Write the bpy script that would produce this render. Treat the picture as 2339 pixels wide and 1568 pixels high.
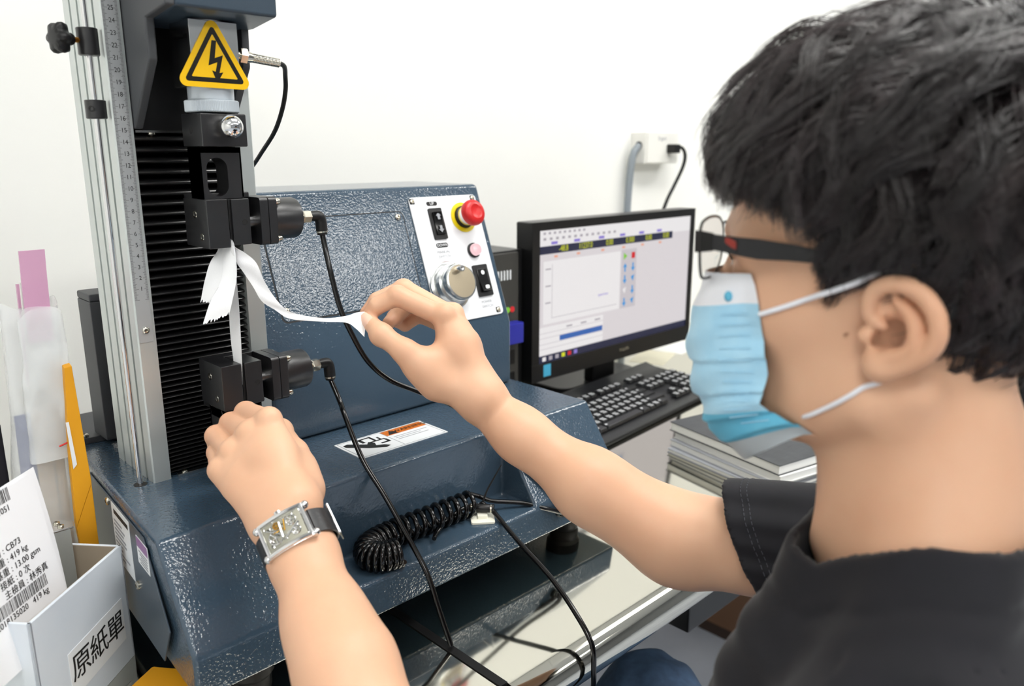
# Tensile testing bench with a seated operator. All lengths below are centimetres in the
# tester's own frame (x along its front, y into the room's back wall, z up, ruler zero = 0);
# U() turns them into metres with the floor at z = 0.
import bpy, bmesh, math, random
import numpy as np
from mathutils import Vector, Matrix

for o in list(bpy.data.objects):
    bpy.data.objects.remove(o, do_unlink=True)
scene = bpy.context.scene
COL = scene.collection
FLOOR = -108.5
TABLE = -33.5
def U(p):
    return Vector((p[0] / 100.0, p[1] / 100.0, (p[2] - FLOOR) / 100.0))

# ------------------------------------------------------------------ camera
cam_data = bpy.data.cameras.new("camera")
cam = bpy.data.objects.new("camera", cam_data)
COL.objects.link(cam)
cam_data.lens = 28.0
cam_data.sensor_width = 36.0
cam_data.clip_start = 0.02
cam.location = U((-26.745, -75.0, 13.454))
cam.rotation_euler = (math.radians(90 - 13.718), 0.0, math.radians(45.535 - 90))
cam_data.dof.use_dof = True
cam_data.dof.focus_distance = 0.78
cam_data.dof.aperture_fstop = 5.6
scene.camera = cam

# ------------------------------------------------------------------ world, exposure
world = bpy.data.worlds.new("world")
scene.world = world
world.use_nodes = True
world.node_tree.nodes["Background"].inputs[0].default_value = (0.95, 0.97, 1.0, 1)
world.node_tree.nodes["Background"].inputs[1].default_value = 0.6
vs = scene.view_settings
vs.view_transform = "Standard"
vs.look = "None"
vs.exposure = 0.0
vs.gamma = 1.0
vs.use_curve_mapping = False
LAMP_POWER = 13.0
scene.cycles.max_bounces = 7
scene.cycles.diffuse_bounces = 4
scene.cycles.glossy_bounces = 4
scene.cycles.transmission_bounces = 5
scene.cycles.transparent_max_bounces = 6

# ------------------------------------------------------------------ materials
def srgb(h):
    if isinstance(h, str):
        h = [int(h[i:i + 2], 16) for i in (0, 2, 4)]
    out = []
    for c in h[:3]:
        c = c / 255.0
        out.append(c / 12.92 if c <= 0.04045 else ((c + 0.055) / 1.055) ** 2.4)
    return (out[0], out[1], out[2], 1.0)

MATS = {}
def mat(name, col, rough=0.5, metal=0.0, bump=None, var=None, spec=0.5, coat=0.0, sss=0.0,
        trans=0.0, emit=0.0, glow=0.0, ior=1.45, alpha=1.0, aniso=None, sheen=0.0, vcol=None):
    """bump=(noise scale, strength, distance m, detail); var=(scale, second colour, contrast)"""
    m = bpy.data.materials.new(name)
    m.use_nodes = True
    nt = m.node_tree
    b = nt.nodes["Principled BSDF"]
    I = b.inputs
    c = srgb(col) if not isinstance(col, tuple) else col
    I["Base Color"].default_value = c
    I["Roughness"].default_value = rough
    I["Metallic"].default_value = metal
    I["Specular IOR Level"].default_value = spec
    I["Coat Weight"].default_value = coat
    I["Coat Roughness"].default_value = 0.08
    I["IOR"].default_value = ior
    I["Transmission Weight"].default_value = trans
    I["Alpha"].default_value = alpha
    if sheen:
        I["Sheen Weight"].default_value = sheen
        I["Sheen Roughness"].default_value = 0.4
    if sss:
        I["Subsurface Weight"].default_value = sss
        I["Subsurface Radius"].default_value = (1.0, 0.35, 0.2)
        I["Subsurface Scale"].default_value = 0.006
    tc = nt.nodes.new("ShaderNodeTexCoord")
    if var:
        n = nt.nodes.new("ShaderNodeTexNoise")
        n.inputs["Scale"].default_value = var[0]
        n.inputs["Detail"].default_value = 5.0
        r = nt.nodes.new("ShaderNodeValToRGB")
        k = var[2] if len(var) > 2 else 0.15
        r.color_ramp.elements[0].position = 0.5 - k
        r.color_ramp.elements[1].position = 0.5 + k
        r.color_ramp.elements[0].color = c
        r.color_ramp.elements[1].color = srgb(var[1])
        nt.links.new(tc.outputs["Object"], n.inputs["Vector"])
        nt.links.new(n.outputs["Fac"], r.inputs["Fac"])
        nt.links.new(r.outputs["Color"], I["Base Color"])
    if vcol:
        a = nt.nodes.new("ShaderNodeAttribute")
        a.attribute_name = vcol
        src = I["Base Color"].links[0].from_socket if I["Base Color"].links else None
        if src:
            mx = nt.nodes.new("ShaderNodeMix")
            mx.data_type = "RGBA"
            mx.blend_type = "MULTIPLY"
            mx.inputs["Factor"].default_value = 1.0
            nt.links.new(src, mx.inputs["A"])
            nt.links.new(a.outputs["Color"], mx.inputs["B"])
            nt.links.new(mx.outputs["Result"], I["Base Color"])
        else:
            nt.links.new(a.outputs["Color"], I["Base Color"])
    if bump:
        n = nt.nodes.new("ShaderNodeTexNoise")
        n.inputs["Scale"].default_value = bump[0]
        n.inputs["Detail"].default_value = bump[3] if len(bump) > 3 else 2.0
        bp = nt.nodes.new("ShaderNodeBump")
        bp.inputs["Strength"].default_value = bump[1]
        bp.inputs["Distance"].default_value = bump[2]
        if aniso:
            mp = nt.nodes.new("ShaderNodeMapping")
            mp.inputs["Scale"].default_value = aniso
            nt.links.new(tc.outputs["Object"], mp.inputs["Vector"])
            nt.links.new(mp.outputs["Vector"], n.inputs["Vector"])
        else:
            nt.links.new(tc.outputs["Object"], n.inputs["Vector"])
        nt.links.new(n.outputs["Fac"], bp.inputs["Height"])
        nt.links.new(bp.outputs["Normal"], I["Normal"])
    if glow:
        I["Emission Color"].default_value = c
        I["Emission Strength"].default_value = glow
        I["Base Color"].default_value = (0.01, 0.01, 0.01, 1)
    if emit:
        I["Emission Color"].default_value = c
        I["Emission Strength"].default_value = emit
    MATS[name] = m
    return m

mat("navy_coat", "3b4d5d", 0.1, 0.0, bump=(400, 0.55, 0.0006, 1.0), spec=0.8)
mat("navy_smooth", "3a4753", 0.3, 0.0, bump=(900, 0.2, 0.0003, 1.0), spec=0.5)
mat("plastic_charcoal", "47494c", 0.5, bump=(1500, 0.3, 0.0003))
mat("black_anodised", "1a1a1c", 0.33, 0.0, bump=(2500, 0.15, 0.0002), spec=0.9)
mat("black_plastic", "121213", 0.4)
mat("black_gloss", "0b0b0c", 0.12)
mat("black_rubber", "0c0c0d", 0.5)
mat("black_hose", "0a0a0b", 0.16, spec=0.6)
mat("ink", "151515", 0.6)
mat("grey_ink", "9a9da2", 0.6)
mat("alu", "d3d9d7", 0.36, 0.7, bump=(300, 0.1, 0.0002, 2.0), aniso=(1, 1, 0.02))
mat("alu_bright", "d8dad9", 0.22, 1.0)
mat("ruler_steel", "c6c9ca", 0.4, 0.6)
mat("chrome", "e6e6e6", 0.05, 1.0)
mat("nickel", "cfcabc", 0.18, 1.0)
mat("brass", "b8893c", 0.3, 1.0)
mat("silver_paint", "c3cbd2", 0.35, 0.3)
mat("sign_yellow", "f0bf16", 0.3)
mat("sign_black", "1b1a16", 0.3)
mat("white_enamel", "eef0f3", 0.25)
mat("dark_bellows", "101011", 0.3, spec=0.9, coat=0.5)
mat("estop_red", "c81f20", 0.35)
mat("estop_yellow", "ead011", 0.4)
mat("lens_pink", "ffd3d8", 0.2, glow=0.95)
mat("dial_face", "a89c85", 0.25, 0.6)
mat("label_white", "e9ecee", 0.4)
mat("label_orange", "cf6f1e", 0.4)
mat("label_purple", "8a5f92", 0.4)
mat("tissue", "f3f4f6", 0.85, bump=(1500, 0.35, 0.0003, 3.0), sss=0.0)
mat("nylon_white", "ecebdc", 0.4)
mat("table_steel", "cfcdc2", 0.07, 1.0, bump=(60, 0.02, 0.0005, 2.0))
mat("tube_steel", "d5d3cb", 0.07, 1.0)
mat("wall_paint", "f6f6f2", 0.85)
mat("wall_grey", "8f9194", 0.85)
mat("ceiling_paint", "f4f4f2", 0.9)
mat("floor_vinyl", "b9bec8", 0.35, var=(6, "a7acb6", 0.2))
mat("lamp_diffuser", (1.0, 0.985, 0.95, 1.0), 0.5, emit=LAMP_POWER)
mat("lamp_housing", "e8e8e6", 0.4)

# ------------------------------------------------------------------ mesh builder
class MB:
    def __init__(self):
        self.v = []
        self.f = []
    def add(self, vs, fs):
        b = len(self.v)
        self.v += [tuple(map(float, p)) for p in vs]
        self.f += [tuple(b + i for i in q) for q in fs]
        return self
    def box(self, x0, x1, y0, y1, z0, z1):
        return self.add([(x0, y0, z0), (x1, y0, z0), (x1, y1, z0), (x0, y1, z0),
                         (x0, y0, z1), (x1, y0, z1), (x1, y1, z1), (x0, y1, z1)],
                        [(3, 2, 1, 0), (4, 5, 6, 7), (0, 1, 5, 4), (1, 2, 6, 5), (2, 3, 7, 6), (3, 0, 4, 7)])
    def prism(self, pts, vec):
        n = len(pts)
        vec = Vector(vec)
        top = [Vector(p) + vec for p in pts]
        fs = [tuple(range(n - 1, -1, -1)), tuple(range(n, 2 * n))]
        fs += [(i, (i + 1) % n, n + (i + 1) % n, n + i) for i in range(n)]
        return self.add(list(pts) + [tuple(t) for t in top], fs)
    def lathe(self, p, d, prof, n=32, caps=True):
        """prof = [(distance along d, radius)]"""
        p = Vector(p)
        d = Vector(d).normalized()
        a = Vector((0, 0, 1)) if abs(d.z) < 0.9 else Vector((1, 0, 0))
        u = d.cross(a).normalized()
        w = d.cross(u)
        vs = []
        for t, r in prof:
            for i in range(n):
                an = 2 * math.pi * i / n
                vs.append(p + d * t + (u * math.cos(an) + w * math.sin(an)) * r)
        m = len(prof)
        fs = [(j * n + i, j * n + (i + 1) % n, (j + 1) * n + (i + 1) % n, (j + 1) * n + i)
              for j in range(m - 1) for i in range(n)]
        if caps:
            fs.append(tuple(range(n - 1, -1, -1)))
            fs.append(tuple(range((m - 1) * n, m * n)))
        return self.add(vs, fs)
    def cyl(self, p0, p1, r, n=24, r1=None, ch=0.0):
        p0, p1 = Vector(p0), Vector(p1)
        L = (p1 - p0).length
        r1 = r if r1 is None else r1
        if ch:
            prof = [(0, r - ch), (ch, r), (L - ch, r1), (L, r1 - ch)]
        else:
            prof = [(0, r), (L, r1)]
        return self.lathe(p0, p1 - p0, prof, n)
    def ball(self, c, r, n=24, sc=(1, 1, 1)):
        m = n // 2
        vs = []
        for j in range(1, m):
            th = math.pi * j / m
            for i in range(n):
                an = 2 * math.pi * i / n
                vs.append((c[0] + r * sc[0] * math.sin(th) * math.cos(an), c[1] + r * sc[1] * math.sin(th) * math.sin(an),
                           c[2] + r * sc[2] * math.cos(th)))
        vs += [(c[0], c[1], c[2] + r * sc[2]), (c[0], c[1], c[2] - r * sc[2])]
        t, bt = len(vs) - 2, len(vs) - 1
        fs = [(j * n + i, j * n + (i + 1) % n, (j + 1) * n + (i + 1) % n, (j + 1) * n + i)
              for j in range(m - 2) for i in range(n)]
        fs = [q[::-1] for q in fs]
        fs += [(t, i, (i + 1) % n) for i in range(n)]
        fs += [(bt, (m - 2) * n + (i + 1) % n, (m - 2) * n + i) for i in range(n)]
        return self.add(vs, fs)
    def tube(self, pts, r, n=10, smooth=6, closed=False):
        P = catmull(pts, smooth) if smooth else [Vector(p) for p in pts]
        R = r if hasattr(r, "__len__") else None
        vs = []
        t0 = (P[1] - P[0]).normalized()
        a = Vector((0, 0, 1)) if abs(t0.z) < 0.9 else Vector((1, 0, 0))
        u = t0.cross(a).normalized()
        for k, q in enumerate(P):
            t = (P[min(k + 1, len(P) - 1)] - P[max(k - 1, 0)]).normalized()
            u = (u - t * u.dot(t)).normalized()
            w = t.cross(u)
            if R is not None:
                g = k / (len(P) - 1) * (len(R) - 1)
                i0 = min(int(g), len(R) - 2)
                rr = R[i0] * (1 - (g - i0)) + R[i0 + 1] * (g - i0)
            else:
                rr = r
            for i in range(n):
                an = 2 * math.pi * i / n
                vs.append(q + (u * math.cos(an) + w * math.sin(an)) * rr)
        m = len(P)
        fs = [(j * n + i, j * n + (i + 1) % n, (j + 1) * n + (i + 1) % n, (j + 1) * n + i)
              for j in range(m - 1) for i in range(n)]
        fs += [tuple(range(n - 1, -1, -1)), tuple(range((m - 1) * n, m * n))]
        return self.add(vs, fs)
    def xf(self, fn, start=0):
        for i in range(start, len(self.v)):
            self.v[i] = tuple(fn(Vector(self.v[i])))
        return self
    def build(self, name, material, parent=None, bevel=0.0, seg=2, smooth=35, origin=None):
        me = bpy.data.meshes.new(name)
        org = Vector(origin) if origin is not None else ROOT.get(root_of(parent), Vector((0, 0, FLOOR))) if parent else centre_base(self.v)
        sh = [((Vector(p) - org) / 100.0) for p in self.v]
        me.from_pydata([tuple(p) for p in sh], [], self.f)
        bm = bmesh.new()
        bm.from_mesh(me)
        bmesh.ops.remove_doubles(bm, verts=bm.verts, dist=1e-6)
        bmesh.ops.recalc_face_normals(bm, faces=bm.faces)
        if bevel:
            es = [e for e in bm.edges if len(e.link_faces) == 2 and e.calc_face_angle(0) > math.radians(20)]
            bmesh.ops.bevel(bm, geom=es, offset=bevel / 100.0, segments=seg, profile=0.5, affect="EDGES", clamp_overlap=True)
        bm.to_mesh(me)
        bm.free()
        if smooth:
            me.shade_smooth()
            me.set_sharp_from_angle(angle=math.radians(smooth))
        me.materials.append(MATS[material] if isinstance(material, str) else material)
        o = bpy.data.objects.new(name, me)
        COL.objects.link(o)
        if bevel and smooth:
            wn = o.modifiers.new("weighted_normals", "WEIGHTED_NORMAL")
            wn.keep_sharp = True
        if parent is not None:
            o.parent = parent
            if origin is not None:
                o.location = (Vector(origin) - ROOT[root_of(parent)]) / 100.0
        else:
            o.location = U(org)
            ROOT[o] = org
        return o

ROOT = {}
def root_of(o):
    while o is not None and o.parent is not None:
        o = o.parent
    return o
def centre_base(v):
    xs = [p[0] for p in v]; ys = [p[1] for p in v]; zs = [p[2] for p in v]
    return Vector(((min(xs) + max(xs)) / 2, (min(ys) + max(ys)) / 2, min(zs)))
def catmull(pts, k=6):
    P = [Vector(p) for p in pts]
    if len(P) < 3:
        return P
    out = []
    for i in range(len(P) - 1):
        p0 = P[i - 1] if i > 0 else P[0] * 2 - P[1]
        p1, p2 = P[i], P[i + 1]
        p3 = P[i + 2] if i + 2 < len(P) else P[-1] * 2 - P[-2]
        for j in range(k):
            t = j / k
            out.append(0.5 * ((2 * p1) + (p2 - p0) * t + (2 * p0 - 5 * p1 + 4 * p2 - p3) * t * t
                              + (3 * p1 - p0 - 3 * p2 + p3) * t ** 3))
    out.append(P[-1])
    return out
def tag(o, label=None, cat=None, group=None, kind=None):
    if label: o["label"] = label
    if cat: o["category"] = cat
    if group: o["group"] = group
    if kind: o["kind"] = kind
    return o
def thing(name, base, label, cat, group=None):
    o = bpy.data.objects.new(name, None)
    o.empty_display_size = 0.05
    COL.objects.link(o)
    o.location = U(base)
    ROOT[o] = Vector(base)
    return tag(o, label, cat, group)
def share(src, parent, at):
    """another object on the mesh of src, its mesh origin put at the point `at` (cm)"""
    o = src.copy()
    COL.objects.link(o)
    o.parent = parent
    o.location = (Vector(at) - ROOT[root_of(parent)]) / 100.0
    return o
def rrect(w, h, r, n=5, cx=0.0, cy=0.0):
    out = []
    for sx, sy, a0 in ((1, 1, 0), (-1, 1, 90), (-1, -1, 180), (1, -1, 270)):
        for i in range(n + 1):
            a = math.radians(a0 + 90 * i / n)
            out.append((cx + sx * (w / 2 - r) + r * math.cos(a), cy + sy * (h / 2 - r) + r * math.sin(a)))
    return out
def frame_fn(o, ex, ey):
    o, ex, ey = Vector(o), Vector(ex).normalized(), Vector(ey).normalized()
    ez = ex.cross(ey)
    return lambda p: o + ex * p[0] + ey * p[1] + ez * p[2]
def text(mb, s, size, o, ex, ey, align="CENTER", depth=0.02, squash=1.0):
    """letters as thin raised geometry; (o, ex, ey) = anchor, reading direction, up direction"""
    cu = bpy.data.curves.new("t", "FONT")
    cu.body = s
    cu.size = size
    cu.align_x = align
    cu.align_y = "CENTER"
    cu.extrude = depth / 2
    cu.resolution_u = 3
    ob = bpy.data.objects.new("t", cu)
    COL.objects.link(ob)
    bpy.context.view_layer.update()
    dg = bpy.context.evaluated_depsgraph_get()
    me = bpy.data.meshes.new_from_object(ob.evaluated_get(dg))
    fn = frame_fn(o, ex, ey)
    mb.add([tuple(fn((v.co.x * squash, v.co.y, v.co.z))) for v in me.vertices], [tuple(p.vertices) for p in me.polygons])
    bpy.data.objects.remove(ob, do_unlink=True)
    bpy.data.meshes.remove(me)
    bpy.data.curves.remove(cu)
    return mb
def plate(mb, poly, fn, h0, h1):
    """flat outline (list of 2d points in the frame fn) made h0..h1 thick"""
    n = len(poly)
    mb.add([tuple(fn((p[0], p[1], h0))) for p in poly] + [tuple(fn((p[0], p[1], h1))) for p in poly],
           [tuple(range(n - 1, -1, -1)), tuple(range(n, 2 * n))] + [(i, (i + 1) % n, n + (i + 1) % n, n + i) for i in range(n)])
    return mb
def screw(name, p, d, r, parent, material="nickel", h=None, socket=True):
    h = r * 0.7 if h is None else h
    m = MB().lathe(p, d, [(0, r), (h * 0.6, r), (h * 0.9, r * 0.8), (h, r * 0.5), (h, r * 0.42), (h * 0.3, r * 0.4)], 16)
    return m.build(name, material, parent)
# ------------------------------------------------------------------ the room
def struct(o):
    o["kind"] = "structure"
    return o
m = MB().box(-260, 420, -460, 60, FLOOR - 10, FLOOR)
struct(m.build("floor", "floor_vinyl", smooth=0))
m = MB().box(-260, 420, 44.5, 56, FLOOR, 165)
struct(m.build("wall_back", "wall_paint", smooth=0))
m = MB().box(-272, -260, -460, 56, FLOOR, 165)
struct(m.build("wall_left", "wall_paint", smooth=0))
m = MB().box(420, 432, -460, 56, FLOOR, 165)
struct(m.build("wall_right", "wall_grey", smooth=0))
m = MB().box(-272, 432, -472, -460, FLOOR, 165)
struct(m.build("wall_rear", "wall_grey", smooth=0))
m = MB().box(-272, 432, -472, 56, 165, 175)
struct(m.build("ceiling", "ceiling_paint", smooth=0))
WHERE = ["above the seated operator", "behind the operator near the rear wall", "over the left end of the bench",
         "in the rear left of the room", "over the right end of the room", "in the rear right of the room"]
for k, (lx, ly) in enumerate([(60, -70), (75, -265), (-150, -140), (-110, -330), (250, -70), (215, -265)]):
    t = thing("ceiling_lamp", (lx, ly, 158), "white ceiling light panel " + WHERE[k], "lamp", "ceiling light panels")
    h = MB()
    h.box(lx - 62, lx + 62, ly - 32, ly - 29.5, 159, 165).box(lx - 62, lx + 62, ly + 29.5, ly + 32, 159, 165)
    h.box(lx - 62, lx - 59.5, ly - 32, ly + 32, 159, 165).box(lx + 59.5, lx + 62, ly - 32, ly + 32, 159, 165)
    h.build("lamp_frame", "lamp_housing", t, smooth=0)
    MB().box(lx - 59.5, lx + 59.5, ly - 29.5, ly + 29.5, 160, 161).build("diffuser", "lamp_diffuser", t, smooth=0)

# ------------------------------------------------------------------ steel tables
def steel_table(x0, x1, label, front):
    t = thing("steel_table", ((x0 + x1) / 2, -5, FLOOR), label, "table")
    m = MB()
    prof = [(44.3, TABLE), (front, TABLE)]
    R = 2.3
    for i in range(1, 13):
        a = math.radians(90 + 180 * i / 12)
        prof.append((front + R * math.cos(a), TABLE - R + R * math.sin(a)))
    prof.append((44.3, TABLE - 4.6))
    m.prism([(x0, y, z) for y, z in prof], (x1 - x0, 0, 0))
    m.build("table_top", "table_steel", t, smooth=40)
    for lx in (x0 + 4, x1 - 4):
        for ly in (front + 8, 38):
            MB().cyl((lx, ly, FLOOR), (lx, ly, TABLE - 4.6), 2.0, 20).build("leg", "tube_steel", t)
    MB().cyl((x0 + 4, 38, FLOOR + 20), (x1 - 4, 38, FLOOR + 20), 1.4, 16).build("stretcher", "tube_steel", t)
    return t
steel_table(16.9, 190, "polished steel table with rounded front edge carrying the monitor and keyboard", -29.8)
steel_table(-60, 15.9, "polished steel table under the left end of the testing machine", -29.8)
o = MB().box(15.95, 16.85, -30, 44, TABLE - 2.5, TABLE + 0.12).build("joint_strip", "black_rubber", smooth=0)
tag(o, "black rubber strip closing the joint between the two steel tables", "strip")

# ------------------------------------------------------------------ tensile tester
T = thing("tensile_tester", (21, 0, TABLE), "navy blue bench-top tensile testing machine with column, clamps and sloping control console", "testing machine")
DECK = -17.9
# base body: one closed shell with the open recess in its front
X0, X1, X2, X3 = -5.9, 9.0, 33.4, 48.5
def st(x, xb):
    return [(xb, 22, DECK), (x, -12.1, DECK), (x, -17.65, -26.15), (x, -17.65, -30.1), (xb, 22, -30.1), (x, -12.1, -26.15)]
vs = st(X0, -3.3) + st(X1, X1) + st(X2, X2) + st(X3, X3)
def q(s, k): return s * 6 + "ABCDEG".index(k)
fs = [(q(0, "A"), q(0, "B"), q(1, "B"), q(2, "B"), q(3, "B"), q(3, "A")),
      (q(0, "E"), q(3, "E"), q(3, "D"), q(0, "D")),
      (q(0, "D"), q(3, "D"), q(3, "C"), q(2, "C"), q(1, "C"), q(0, "C")),
      (q(0, "B"), q(0, "C"), q(1, "C"), q(1, "B")), (q(2, "B"), q(2, "C"), q(3, "C"), q(3, "B")),
      (q(1, "B"), q(1, "G"), q(2, "G"), q(2, "B")), (q(1, "G"), q(1, "C"), q(2, "C"), q(2, "G")),
      (q(1, "B"), q(1, "C"), q(1, "G")), (q(2, "B"), q(2, "G"), q(2, "C")),
      (q(0, "A"), q(0, "E"), q(0, "D"), q(0, "C"), q(0, "B")), (q(3, "A"), q(3, "B"), q(3, "C"), q(3, "D"), q(3, "E")),
      (q(0, "A"), q(3, "A"), q(3, "E"), q(0, "E"))]
used = sorted({i for f in fs for i in f})
mp = {u: i for i, u in enumerate(used)}
base = MB().add([vs[i] for i in used], [tuple(mp[i] for i in f) for f in fs]).build("base", "navy_coat", T, bevel=0.4, seg=3, smooth=30)
for fx, fy in ((43.5, -13.0), (0, -14.5), (44, 18), (0, 18)):
    MB().lathe((fx, fy, TABLE), (0, 0, 1), [(0, 1.6), (0.4, 1.8), (1.6, 1.8), (2.0, 2.1), (3.4, 2.1)], 28).build("foot", "black_rubber", T)
# left side plate with its labels and screws
side = frame_fn((-5.93, -12.1, DECK), (2.6 / 34.2, 1, 0), (0, 0, 1))   # u back along the side, v up
sp = MB()
plate(sp, [(1.0, -11.6), (22, -11.6), (22, -0.9), (3.4, -0.9), (-1.6, -7.5)], lambda p: side((p[0], p[1], -p[2])), -0.02, 0.12)
sp.build("side_plate", "navy_smooth", T, bevel=0.04)
def sidelab(u0, u1, v0, v1, bands, name):
    fn = lambda p: side((p[0], p[1], -p[2]))
    o = plate(MB(), [(u0, v0), (u1, v0), (u1, v1), (u0, v1)], fn, -0.18, -0.14)
    o = plate(MB(), [(u0, v0), (u1, v0), (u1, v1), (u0, v1)], fn, 0.13, 0.17).build(name, "label_white", T, smooth=0)
    for (a, b, c, d, mm) in bands:
        plate(MB(), [(a, c), (b, c), (b, d), (a, d)], fn, 0.172, 0.19).build("print", mm, o, smooth=0)
    return o
random.seed(3)
bl = [(8.0, 12.6, -1.95, -1.5, "ink")]
for k in range(9):
    w = random.uniform(2.0, 4.6)
    bl.append((12.9 - w, 12.9, -2.75 - k * 0.44, -2.55 - k * 0.44, "grey_ink"))
sidelab(7.6, 13.4, -6.9, -1.0, bl, "rating_label")
bl = [(2.3, 5.4, -2.35, -1.45, "label_purple")]
for k in range(5):
    bl.append((2.6, 5.0 - 0.25 * (k % 3), -2.75 - k * 0.26, -2.62 - k * 0.26, "grey_ink"))
sidelab(2.2, 5.5, -4.0, -1.4, bl, "inspection_sticker")
for (u_, v_) in ((14.5, -1.4), (6.6, -6.8), (14.5, -9.8)):
    screw("screw", side((u_, v_, -0.1)), (-1, 0.07, 0), 0.42, T)

# ---- console
CE = Vector((0, 0.34395, 0.93899)); CN = Vector((0, -0.93899, 0.34395)); CO = Vector((0, 0.45, -9.3))
def pan(p):
    return CO + Vector((p[0], 0, 0)) + CE * p[1] + CN * p[2]
prof = [(0.4, DECK + 0.08), (0.45, -9.3), (7.1, 8.8), (21, 8.8), (21, DECK + 0.08)]
MB().prism([(11.7, y, z) for y, z in prof], (47.2 - 11.7, 0, 0)).build("console", "navy_coat", T, bevel=0.55, seg=4, smooth=30)
ac = plate(MB(), rrect(19.0, 11.3, 0.6, cx=24.0, cy=10.45), pan, -0.05, 0.1).build("access_panel", "navy_coat", T, bevel=0.05, seg=1)
MB_ = plate(MB(), rrect(19.3, 11.6, 0.7, cx=24.0, cy=10.45), pan, -0.05, 0.012).build("access_seam", "black_plastic", T)
for a, b in ((32.64, 15.44), (15.03, 5.97), (15.3, 15.3), (32.7, 5.8)):
    screw("screw", pan((a, b, 0.1)), CN, 0.38, ac)
cp = plate(MB(), rrect(11.2, 16.5, 0.55, cx=40.45, cy=9.55), pan, 0, 0.22).build("control_plate", "white_enamel", T, bevel=0.07)
for a, b in ((35.3, 17.25), (45.4, 17.3), (45.15, 1.9), (35.5, 1.9)):
    plate(MB(), rrect(0.75, 0.75, 0.1, 2, cx=a, cy=b), pan, 0.2, 0.235).build("screw_recess", "ink", cp)
    screw("screw", pan((a, b, 0.22)), CN, 0.3, cp)
def rocker(xa, xb, ta, tb, tilt, name, lab):
    cxm, ctm = (xa + xb) / 2, (ta + tb) / 2
    w, h = xb - xa, tb - ta
    o = MB()
    plate(o, rrect(w, h, 0.15, 3, cx=cxm, cy=ctm), pan, 0.2, 0.5)
    o = o.build(name, "black_plastic", cp, bevel=0.08)
    tag(o, lab)
    k = MB()
    a = w * 0.31
    pr_ = [(-h * 0.36, 0.45), (-h * 0.36, 0.55 + 0.55 * tilt), (0, 0.62), (h * 0.36, 0.55 + 0.55 * (1 - tilt)), (h * 0.36, 0.45)]
    vs_ = [pan((cxm - a, ctm + t_, h_)) for t_, h_ in pr_]
    k.prism([tuple(p) for p in vs_], (2 * a, 0, 0)).build("rocker", "black_gloss", o, bevel=0.05)
    return o, cxm, ctm, h
r1, cx1, ct1, h1_ = rocker(37.4, 39.5, 12.1, 16.2, 0.35, "rocker_switch", "black up and down rocker switch")
r2, cx2, ct2, h2_ = rocker(42.35, 44.85, 3.95, 8.2, 0.9, "rocker_switch", "black power rocker switch")
k = MB()
for s_, c_ in ((1, ct1 + 0.85), (-1, ct1 - 0.75)):
    arrow = [(0, 0.5 * s_), (0.42, 0.08 * s_), (0.2, 0.08 * s_), (0.2, -0.4 * s_), (-0.2, -0.4 * s_), (-0.2, 0.08 * s_), (-0.42, 0.08 * s_)]
    plate(k, [(cx1 + a, c_ + b) for a, b in arrow], pan, 0.83, 0.86)
k.build("arrow_print", "grey_ink", r1, smooth=0)
k = MB()
k.lathe(pan((cx2, ct2 + 1.0, 0.72)), CN, [(0, 0.3), (0.03, 0.3)], 16)
plate(k, rrect(0.7, 0.5, 0.2, 3, cx=cx2, cy=ct2 - 1.0), pan, 1.0, 1.04)
k.build("symbol_print", "label_white", r2, smooth=0)
# lettering
k = MB()
plate(k, rrect(1.75, 0.55, 0.27, cx=38.35, cy=16.85), pan, 0.22, 0.24)
plate(k, rrect(1.95, 0.62, 0.3, cx=38.4, cy=11.35), pan, 0.22, 0.24)
k.build("caption_pill", "ink", cp, smooth=0)
k = MB()
text(k, "UP", 0.55, pan((38.35, 16.85, 0.26)), (1, 0, 0), CE)
text(k, "DOWN", 0.5, pan((38.4, 11.35, 0.26)), (1, 0, 0), CE)
k.build("caption", "white_enamel", cp, smooth=0)
k = MB()
text(k, "MANUAL", 0.52, pan((38.4, 10.45, 0.24)), (1, 0, 0), CE)
text(k, "SWITCH", 0.52, pan((38.4, 9.85, 0.24)), (1, 0, 0), CE)
text(k, "POWER", 0.52, pan((43.5, 3.2, 0.24)), (1, 0, 0), CE)
text(k, "SWITCH", 0.52, pan((43.5, 2.6, 0.24)), (1, 0, 0), CE)
text(k, "MANUAL", 0.5, pan((37.6, 2.35, 0.24)), (1, 0, 0), CE)
k.build("caption", "grey_ink", cp, smooth=0)
# emergency stop
es = MB().lathe(pan((43.0, 14.75, 0.22)), CN, [(0, 2.0), (0.16, 2.0)], 40).build("emergency_stop", "estop_yellow", cp)
tag(es, "red mushroom emergency stop button on yellow disc")
MB().lathe(pan((43.0, 14.75, 0.38)), CN, [(0, 1.5), (0.35, 1.45)], 32).build("collar", "black_plastic", es)
MB().lathe(pan((43.0, 14.75, 0.7)), CN, [(0, 1.32), (1.2, 1.32)], 32).build("sleeve", "alu_bright", es)
MB().lathe(pan((43.0, 14.75, 1.8)), CN, [(0, 1.45), (0.15, 1.65), (0.5, 1.72), (0.9, 1.68), (1.15, 1.5), (1.28, 1.2), (1.33, 0.95), (1.2, 0.7), (1.18, 0.1)], 40).build("button_cap", "estop_red", es)
il = MB().lathe(pan((43.35, 10.2, 0.22)), CN, [(0, 1.0), (0.3, 1.0), (0.35, 0.85)], 28).build("indicator_lamp", "black_plastic", cp)
MB().lathe(pan((43.35, 10.2, 0.5)), CN, [(0, 0.8), (0.5, 0.8), (0.65, 0.7), (0.7, 0.1)], 28).build("lens", "lens_pink", il)
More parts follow.
